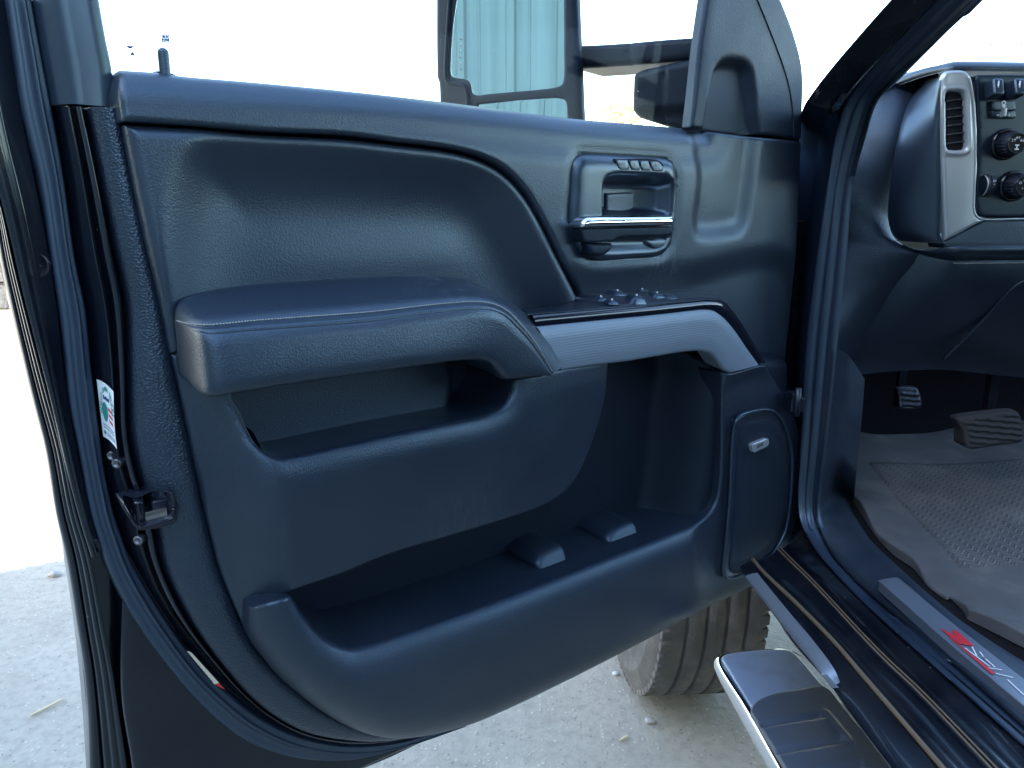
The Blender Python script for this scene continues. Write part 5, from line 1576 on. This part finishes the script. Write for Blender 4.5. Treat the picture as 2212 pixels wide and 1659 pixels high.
# ---- pedals
bk_ = MB()
BRK = [(2064, 903), (2075, 899), (2130, 891), (2188, 886), (2197, 890), (2206, 913), (2209, 945), (2204, 953), (2150, 962), (2093, 969), (2086, 964), (2078, 930)]
brk_uv = px_poly(FREAR, BRK, -1.33)
def rib_rows(n_, v0, v1, w_):
    def f(U, d):
        ph = (U[:, 1] - v0 + 0.10 * (U[:, 0] - U[:, 0].mean())) / (v1 - v0) * n_
        return 0.0045 * sstep(np.sin(ph * 2 * math.pi), -0.3, 0.3) * sstep(d, 0.004, 0.007)
    return f
pad(bk_, FREAR, BRK, lambda U: -1.33 + 0.35 * (brk_uv[:, 1].mean() - U[:, 1]), r=0.006, skirt=-1.36, res=0.003, extra=rib_rows(7, brk_uv[:, 1].min(), brk_uv[:, 1].max(), 0))
box(bk_, Rr(2140, 855, 1.40), TS * 0.009, ZUP * 0.06, TT * 0.008, 1)
M_PEDAL = surf('dusty_pedal_rubber', (0.040, 0.040, 0.042), 0.75, spec=0.3, dust=0.5, dustcol=(0.13, 0.12, 0.11), specks=0.05)
bk_.build('brake_pedal', [M_PEDAL, M_DARK], truck)
pb_ = MB()
PBK = [(1936, 837), (1944, 835), (1972, 835), (1980, 838), (1990, 866), (1989, 878), (1980, 883), (1950, 884), (1942, 880), (1940, 860)]
pbk_uv = px_poly(FREAR, PBK, -1.45)
pad(pb_, FREAR, PBK, lambda U: -1.45 + 0.4 * (pbk_uv[:, 1].mean() - U[:, 1]), r=0.004, skirt=-1.47, res=0.003, extra=rib_rows(5, pbk_uv[:, 1].min(), pbk_uv[:, 1].max(), 0))
box(pb_, Rr(1950, 800, 1.48), TS * 0.008, ZUP * 0.07, TT * 0.006)
pb_.build('parking_brake_pedal', M_BLACKPL, truck)

# ---- floor, firewall, cab shell, hood
fc = MB()
fc.add([stz(0.60, -0.9, 0.700), stz(2.40, -0.9, 0.700), stz(2.40, 1.62, 0.700), stz(0.60, 1.62, 0.700)], [[0, 1, 2, 3]], 0, False)
fw = [stz(0.60, 1.62, 0.70), stz(2.40, 1.62, 0.70), stz(2.40, 1.86, 0.86), stz(0.60, 1.86, 0.86), stz(0.60, 1.9, 1.36), stz(2.40, 1.9, 1.36)]
fc.add(fw, [[0, 1, 2, 3], [3, 2, 5, 4]], 0, False)
fc.add([stz(0.61, 1.25, 0.70), stz(0.62, 1.9, 0.70), stz(0.62, 1.9, 1.30), stz(0.61, 1.40, 1.3)], [[0, 1, 2, 3]], 0, False)
fc.build('cab_floor', M_CARPET, truck)
cs = MB()
def slab(pts, th):
    P_ = [np.array(p) for p in pts]
    nr = np.cross(P_[1] - P_[0], P_[2] - P_[0]); nr /= np.linalg.norm(nr)
    Q_ = [p + nr * th for p in P_]
    n_ = len(P_)
    cs.add(P_ + Q_, [list(range(n_)), list(range(n_, 2 * n_))[::-1]] + [[i, i + n_, (i + 1) % n_ + n_, (i + 1) % n_] for i in range(n_)], 0, False)
slab([stz(0.62, 0.95, 1.96), stz(2.36, 0.95, 1.96), stz(2.34, -1.0, 1.99), stz(0.64, -1.0, 1.99)], 0.04)      # roof
slab([stz(2.42, 1.9, 0.55), stz(2.42, -1.0, 0.55), stz(2.42, -1.0, 1.36), stz(2.42, 1.9, 1.33)], 0.04)       # far side, below the windows
slab([stz(0.60, -1.0, 0.55), stz(2.40, -1.0, 0.55), stz(2.40, -1.0, 1.99), stz(0.60, -1.0, 1.99)], 0.04)      # cab back
slab([stz(2.30, 1.95, 1.34), stz(2.42, 1.95, 1.34), stz(2.36, 0.95, 1.98), stz(2.26, 0.95, 1.98)], 0.03)      # far pillar
slab([stz(0.60, 1.90, 0.60), stz(2.40, 1.90, 0.60), stz(2.40, 1.92, 1.36), stz(0.60, 1.92, 1.36)], 0.04)      # bulkhead
slab([stz(0.60, 0.10, 0.55), stz(0.60, -1.15, 0.55), stz(0.60, -1.15, 1.38), stz(0.60, 0.10, 1.36)], 0.04)      # rear door of the cab
slab([stz(0.62, 0.10, 1.36), stz(0.62, 0.0, 1.36), stz(0.66, -0.08, 1.97), stz(0.66, 0.02, 1.96)], 0.04)      # middle pillar
slab([stz(0.58, -1.20, 0.62), stz(0.58, -3.30, 0.66), stz(0.58, -3.30, 1.42), stz(0.58, -1.20, 1.42)], 0.05)    # bed side
cs.build('cab_shell', M_PAINT, truck)
hd_ = MB()
ho0 = np.array([stz(0.56, t, z) for t, z in ((1.5, 1.20), (1.9, 1.27), (2.5, 1.27), (3.0, 1.22), (3.25, 1.1))])
ho1 = np.array([stz(2.46, t, z) for t, z in ((1.5, 1.20), (1.9, 1.27), (2.5, 1.27), (3.0, 1.22), (3.25, 1.1))])
strip(hd_, ho0, ho1, [(0, -0.03), (0.02, 0.0), (0.2, 0.04), (0.5, 0.05), (0.8, 0.04), (0.98, 0), (1, -0.03)], ZUP)
hd_.build('hood', M_PAINT, truck)
fe = MB()
arch = [(1.30, 0.62), (1.30, 1.22), (1.9, 1.25), (2.6, 1.24), (3.2, 1.15), (3.3, 0.7)] + [(1.87 + 0.47 * math.cos(a), 0.42 + 0.47 * math.sin(a)) for a in np.linspace(-0.05, math.pi + 0.0, 24)][0:]
arch = [(1.33, 0.62), (1.33, 1.22), (1.9, 1.25), (2.6, 1.24), (3.2, 1.15), (3.3, 0.6), (2.37, 0.6)] + [(1.87 + 0.47 * math.cos(a), 0.44 + 0.47 * math.sin(a)) for a in np.linspace(0.35, math.pi - 0.35, 20)]
fe.add([stz(0.55, t, z) for t, z in arch] + [stz(0.60, t, z) for t, z in arch], [list(range(len(arch))), list(range(len(arch), 2 * len(arch)))[::-1]] + [[i, i + len(arch), (i + 1) % len(arch) + len(arch), (i + 1) % len(arch)] for i in range(len(arch))], 0, False)
fe.build('front_fender', M_PAINT, truck)
wi = MB()
wi.add([stz(0.63, 1.93, 1.33), stz(2.38, 1.93, 1.33), stz(2.30, 0.97, 1.97), stz(0.68, 0.97, 1.97)], [[0, 1, 2, 3]], 0, False)
wi_o = wi.build('windshield', M_WINDSHIELD, truck)
wsn = np.cross(stz(2.38, 1.93, 1.33) - stz(0.63, 1.93, 1.33), stz(0.68, 0.97, 1.97) - stz(0.63, 1.93, 1.33)); wsn /= np.linalg.norm(wsn)
WSF = Frame(stz(0.63, 1.93, 1.33), TS, np.cross(wsn, TS), wsn)
rr_ = random.Random(3)
for (x, y) in [(2127, 29), (2115, 50), (2104, 71), (2070, 87), (2150, 60), (2175, 108), (2200, 78), (2206, 96), (2037, 112), (2170, 15), (2008, 150), (2205, 45), (2140, 96)]:
    dsp = MB()
    a = rr_.uniform(1.2, 2.6)
    c0_ = [(x + a * 1.5 * math.cos(t) + a * .6 * math.sin(t), y - a * 0.9 * math.cos(t) + a * .5 * math.sin(t)) for t in np.linspace(0, 2 * math.pi, 9)[:-1]]
    dsp.add([WSF.at(xx, yy, 0.002 if wsn[1] < 0 else -0.002) for xx, yy in c0_], [list(range(8))], 0, False)
    dsp.build('glass_speck', M_WALL, wi_o)

# ================================================================== FLOOR MAT
mat_o = thing('floor_mat', 'dusty grey rubber floor mat with chevron tread lying in the footwell', 'floor mat', tuple(stz(0.95, 1.25, 0.705)), math.radians(3.56))
def mat_mat():
    m = surf('dusty_mat_rubber', (0.082, 0.082, 0.084), 0.75, spec=0.3, dust=0.75, dustcol=(0.19, 0.178, 0.16), specks=0.05, mottling=0.2)
    nt = m.node_tree
    bs = [n for n in nt.nodes if n.type == 'BSDF_PRINCIPLED'][0]
    tc = nt.nodes.new('ShaderNodeTexCoord')
    sx = nt.nodes.new('ShaderNodeSeparateXYZ'); nt.links.new(tc.outputs['Object'], sx.inputs[0])
    xx, yy = sx.outputs[0], sx.outputs[1]
    zig = math_n(nt, 'PINGPONG', xx, 0.012)
    v = math_n(nt, 'ADD', yy, math_n(nt, 'MULTIPLY', zig, 1.1))
    row = math_n(nt, 'PINGPONG', v, 0.0065)
    h = ramp(nt, math_n(nt, 'DIVIDE', row, 0.0065), 0.35, 0.6)
    # field of the tread inside a plain border
    mr = nt.nodes.new('ShaderNodeMapRange'); mr.inputs[1].default_value = -0.16; mr.inputs[2].default_value = -0.15; nt.links.new(math_n(nt, 'ADD', xx, math_n(nt, 'MULTIPLY', yy, -0.22)), mr.inputs[0])
    m2 = nt.nodes.new('ShaderNodeMapRange'); m2.inputs[1].default_value = 0.24; m2.inputs[2].default_value = 0.23; nt.links.new(yy, m2.inputs[0])
    m3 = nt.nodes.new('ShaderNodeMapRange'); m3.inputs[1].default_value = -0.235; m3.inputs[2].default_value = -0.225; nt.links.new(yy, m3.inputs[0])
    msk = math_n(nt, 'MULTIPLY', math_n(nt, 'MULTIPLY', mr.outputs[0], m2.outputs[0]), m3.outputs[0])
    hh = math_n(nt, 'MULTIPLY', h, msk)
    old = bs.inputs['Base Color'].links[0].from_socket
    nt.links.new(mixc(nt, math_n(nt, 'MULTIPLY', hh, 0.30), old, (0.26, 0.25, 0.235)), bs.inputs['Base Color'])
    bp = nt.nodes.new('ShaderNodeBump'); bp.inputs['Strength'].default_value = 1.0; bp.inputs['Distance'].default_value = 0.009
    nt.links.new(hh, bp.inputs['Height']); nt.links.new(bp.outputs[0], bs.inputs['Normal'])
    return m
fmt = MB()
MATQ = [(1823, 946), (1818, 1000), (1813, 1044), (1831, 1056), (1865, 1106), (1895, 1149), (1935, 1189), (1975, 1216), (2001, 1249), (2030, 1272), (2048, 1283), (2048, 1283), (2055, 1279), (2055, 1279), (2085, 1309), (2091, 1323), (2091, 1323), (2150, 1352), (2212, 1383), (2400, 1475), (2560, 1400), (2600, 1200), (2500, 960), (2300, 925), (2150, 932), (2050, 945), (1975, 956), (1875, 960)]
def ex_mat(U, d):
    return 0.004 * np.sin(U[:, 0] * 17) * np.sin(U[:, 1] * 13 + 1) + 0.006 * sstep(d, 0.03, 0.0) * np.sin(U[:, 1] * 31 + U[:, 0] * 9) + 0.10 * np.clip(U[:, 1] - 1.50, 0, 1) ** 1.0 * 1.5 \
        - 0.0025 * np.exp(-((d - 0.055) / 0.003) ** 2)
pad(fmt, FTOP, MATQ, 0.716, r=0.003, skirt=0.703, extra=ex_mat, res=0.009)
fmt.build('mat_sheet', mat_mat(), mat_o)

# ================================================================== SURROUNDINGS
# clad metal building behind on the left; it throws the shade the truck stands in and shows in the mirror
bld = thing('metal_building', 'tall ribbed metal building whose shaded wall shows in the door mirror', 'building', (-4.6, 0.6, 0.0))
wdir = np.array([0.52, -0.853, 0]); wdir /= np.linalg.norm(wdir)
wn_ = np.array([0.853, 0.52, 0]); wn_ /= np.linalg.norm(wn_)
bw = MB()
BH, BL_, BD = 4.3, 16.0, 9.0
P0 = np.array([-4.6, 0.6, 0.0])
pl_ = []
x = 0.0
while x < BL_:
    for dx, h in ((0.0, 0.0), (0.10, 0.0), (0.115, 0.028), (0.165, 0.028), (0.18, 0.0), (0.26, 0.0), (0.266, 0.006), (0.276, 0.006), (0.282, 0.0)):
        pl_.append((x + dx, h))
    x += 0.36
pl_.append((x, 0.0))
n_ = len(pl_)
V = [P0 + wdir * a + wn_ * h + ZUP * z for z in (0.0, BH) for a, h in pl_]
bw.add(V, [[i, i + 1, n_ + i + 1, n_ + i] for i in range(n_ - 1)], 0, False)
E1_ = P0 + wdir * x
A_, B_ = P0 - wn_ * BD, E1_ - wn_ * BD
for p, q in ((A_, P0), (E1_, B_), (B_, A_)):
    bw.add([p, q, q + ZUP * BH, p + ZUP * BH], [[0, 1, 2, 3]], 0, False)
bw.build('clad_wall', M_CLAD, bld)
br_ = MB()
ov = 0.12
c4 = [P0 + wn_ * ov - wdir * ov, E1_ + wn_ * ov + wdir * ov, B_ - wn_ * ov + wdir * ov, A_ - wn_ * ov - wdir * ov]
br_.add([p + ZUP * BH for p in c4] + [p + ZUP * (BH + 0.18) for p in c4], [[0, 1, 2, 3], [7, 6, 5, 4], [0, 1, 5, 4], [1, 2, 6, 5], [2, 3, 7, 6], [3, 0, 4, 7]], 0, False)
br_.build('roof', M_TRIMW, bld)
ct = MB()
ct.add([P0 + wn_ * 0.04 + ZUP * 0, P0 + wn_ * 0.04 + wdir * 0.12, P0 + wn_ * 0.04 + wdir * 0.12 + ZUP * BH, P0 + wn_ * 0.04 + ZUP * BH, P0 - wn_ * 0.1 - wdir * 0.03, P0 - wn_ * 0.1 - wdir * 0.03 + ZUP * BH], [[0, 1, 2, 3], [4, 0, 3, 5]], 0, False)
ct.build('corner_trim', M_TRIMW, bld)

# low dark block wall seen at the far left edge
lw = MB()
for r_ in range(2):
    for i in range(9):
        c = np.array([-9.3 + 0.62 * i + (0.31 if r_ else 0), 8.9 + 0.1 * i, 0.17 + 0.33 * r_])
        rbox(lw, c, [0.30, 0.045, 0], [-0.02, 0.15, 0], [0, 0, 0.16], 0.02, seg=1)
M_DARKST = surf('dark_stone', (0.05, 0.052, 0.055), 0.9, grain='fine', gscale=30, gstr=0.6, mottling=0.5)
tag(lw.build('block_wall', M_DARKST), 'low dark grey block wall across the bright yard, at the far left edge', 'wall', 'thing')

# far pole and tree, all but lost in the glare
po = MB()
pc = ray(1475, 60) * 22 + EYE
tube(po, [np.array([pc[0], pc[1], 0]), np.array([pc[0] + 0.02, pc[1], 8.5])], [0.075, 0.06], 10)
tag(po.build('pole', M_TRIMW), 'thin pale pole standing far off above the mirror arm', 'pole')
tr_ = thing('tree', 'sunlit yellowing tree far off, glimpsed below the mirror arm', 'tree', (3.6, 28.0, 0.0))
tk = MB()
tube(tk, [(3.6, 28, 0), (3.62, 28, 1.6), (3.55, 28.05, 3.0)], [0.16, 0.11, 0.05], 8)
for i in range(6):
    a = i * 1.05
    tube(tk, [(3.6, 28, 1.5 + 0.2 * i), (3.6 + 0.8 * math.cos(a), 28 + 0.8 * math.sin(a), 2.4 + 0.2 * i)], [0.05, 0.015], 6)
tk.build('trunk', M_BARK, tr_)
cw_ = MB()
rt = random.Random(5)
for i in range(1500):
    while True:
        p = np.array([rt.uniform(-1, 1) for _ in range(3)])
        if np.dot(p, p) < 1 and (math.sin(p[0] * 5 + 1) + math.sin(p[1] * 6) + math.sin(p[2] * 7 + 2)) > -0.8:
            break
    c = np.array([3.6, 28, 3.3]) + p * np.array([1.5, 1.5, 1.3])
    a = np.array([rt.gauss(0, 1) for _ in range(3)]); a /= np.linalg.norm(a)
    b = np.cross(a, [0.3, 0.5, 0.8]); b /= np.linalg.norm(b)
    s = rt.uniform(0.05, 0.11)
    cw_.add([c - a * s, c + b * s * 0.5, c + a * s, c - b * s * 0.5], [[0, 1, 2, 3]], 0, False)
cw_.build('crown', M_DRYLEAF, tr_)

# small litter on the concrete
def twig(name, label, x0, y0, x1, y1, r):
    t_ = MB()
    a, b = Tp(x0, y0, 0.004), Tp(x1, y1, 0.004)
    mid = (a + b) / 2 + np.array([0.01, 0.006, 0.003])
    tube(t_, [a, a * .6 + mid * .4, mid, b * .6 + mid * .4, b], [r * .6, r, r, r * .8, r * .4], 6)
    tag(t_.build(name, M_STRAW), label, 'twig')
twig('dry_stalk', 'pale dry stalk lying on the concrete at bottom left', 66, 1546, 138, 1508, 0.0035)
twig('dry_stalk', 'short brown twig lying on the concrete in front of the tyre', 1338, 1600, 1356, 1590, 0.003)
def pebble(label, x, y, r, m=M_STONE):
    t_ = MB()
    c = Tp(x, y, r * 0.4)
    rp = random.Random(int(x))
    n1, n2 = 9, 6
    V, F = [], []
    for i in range(n1):
        for j in range(n2 + 1):
            th = 2 * math.pi * i / n1; ph = math.pi * j / n2
            q = r * rp.uniform(0.82, 1.15)
            V.append(c + np.array([math.cos(th) * math.sin(ph) * q * 1.25, math.sin(th) * math.sin(ph) * q, math.cos(ph) * q * 0.6]))
    for i in range(n1):
        for j in range(n2):
            F.append([i * (n2 + 1) + j, i * (n2 + 1) + j + 1, ((i + 1) % n1) * (n2 + 1) + j + 1, ((i + 1) % n1) * (n2 + 1) + j])
    t_.add(V, F)
    tag(t_.build('pebble', m), label, 'pebble')
pebble('small dark pebble just in front of the truck tyre', 1404, 1557, 0.011)
pebble('small grey pebble on the shaded concrete left of the door', 118, 1240, 0.018)
pebble('pale pebble on the concrete below the door pocket', 1330, 1455, 0.008, M_TRIMW)
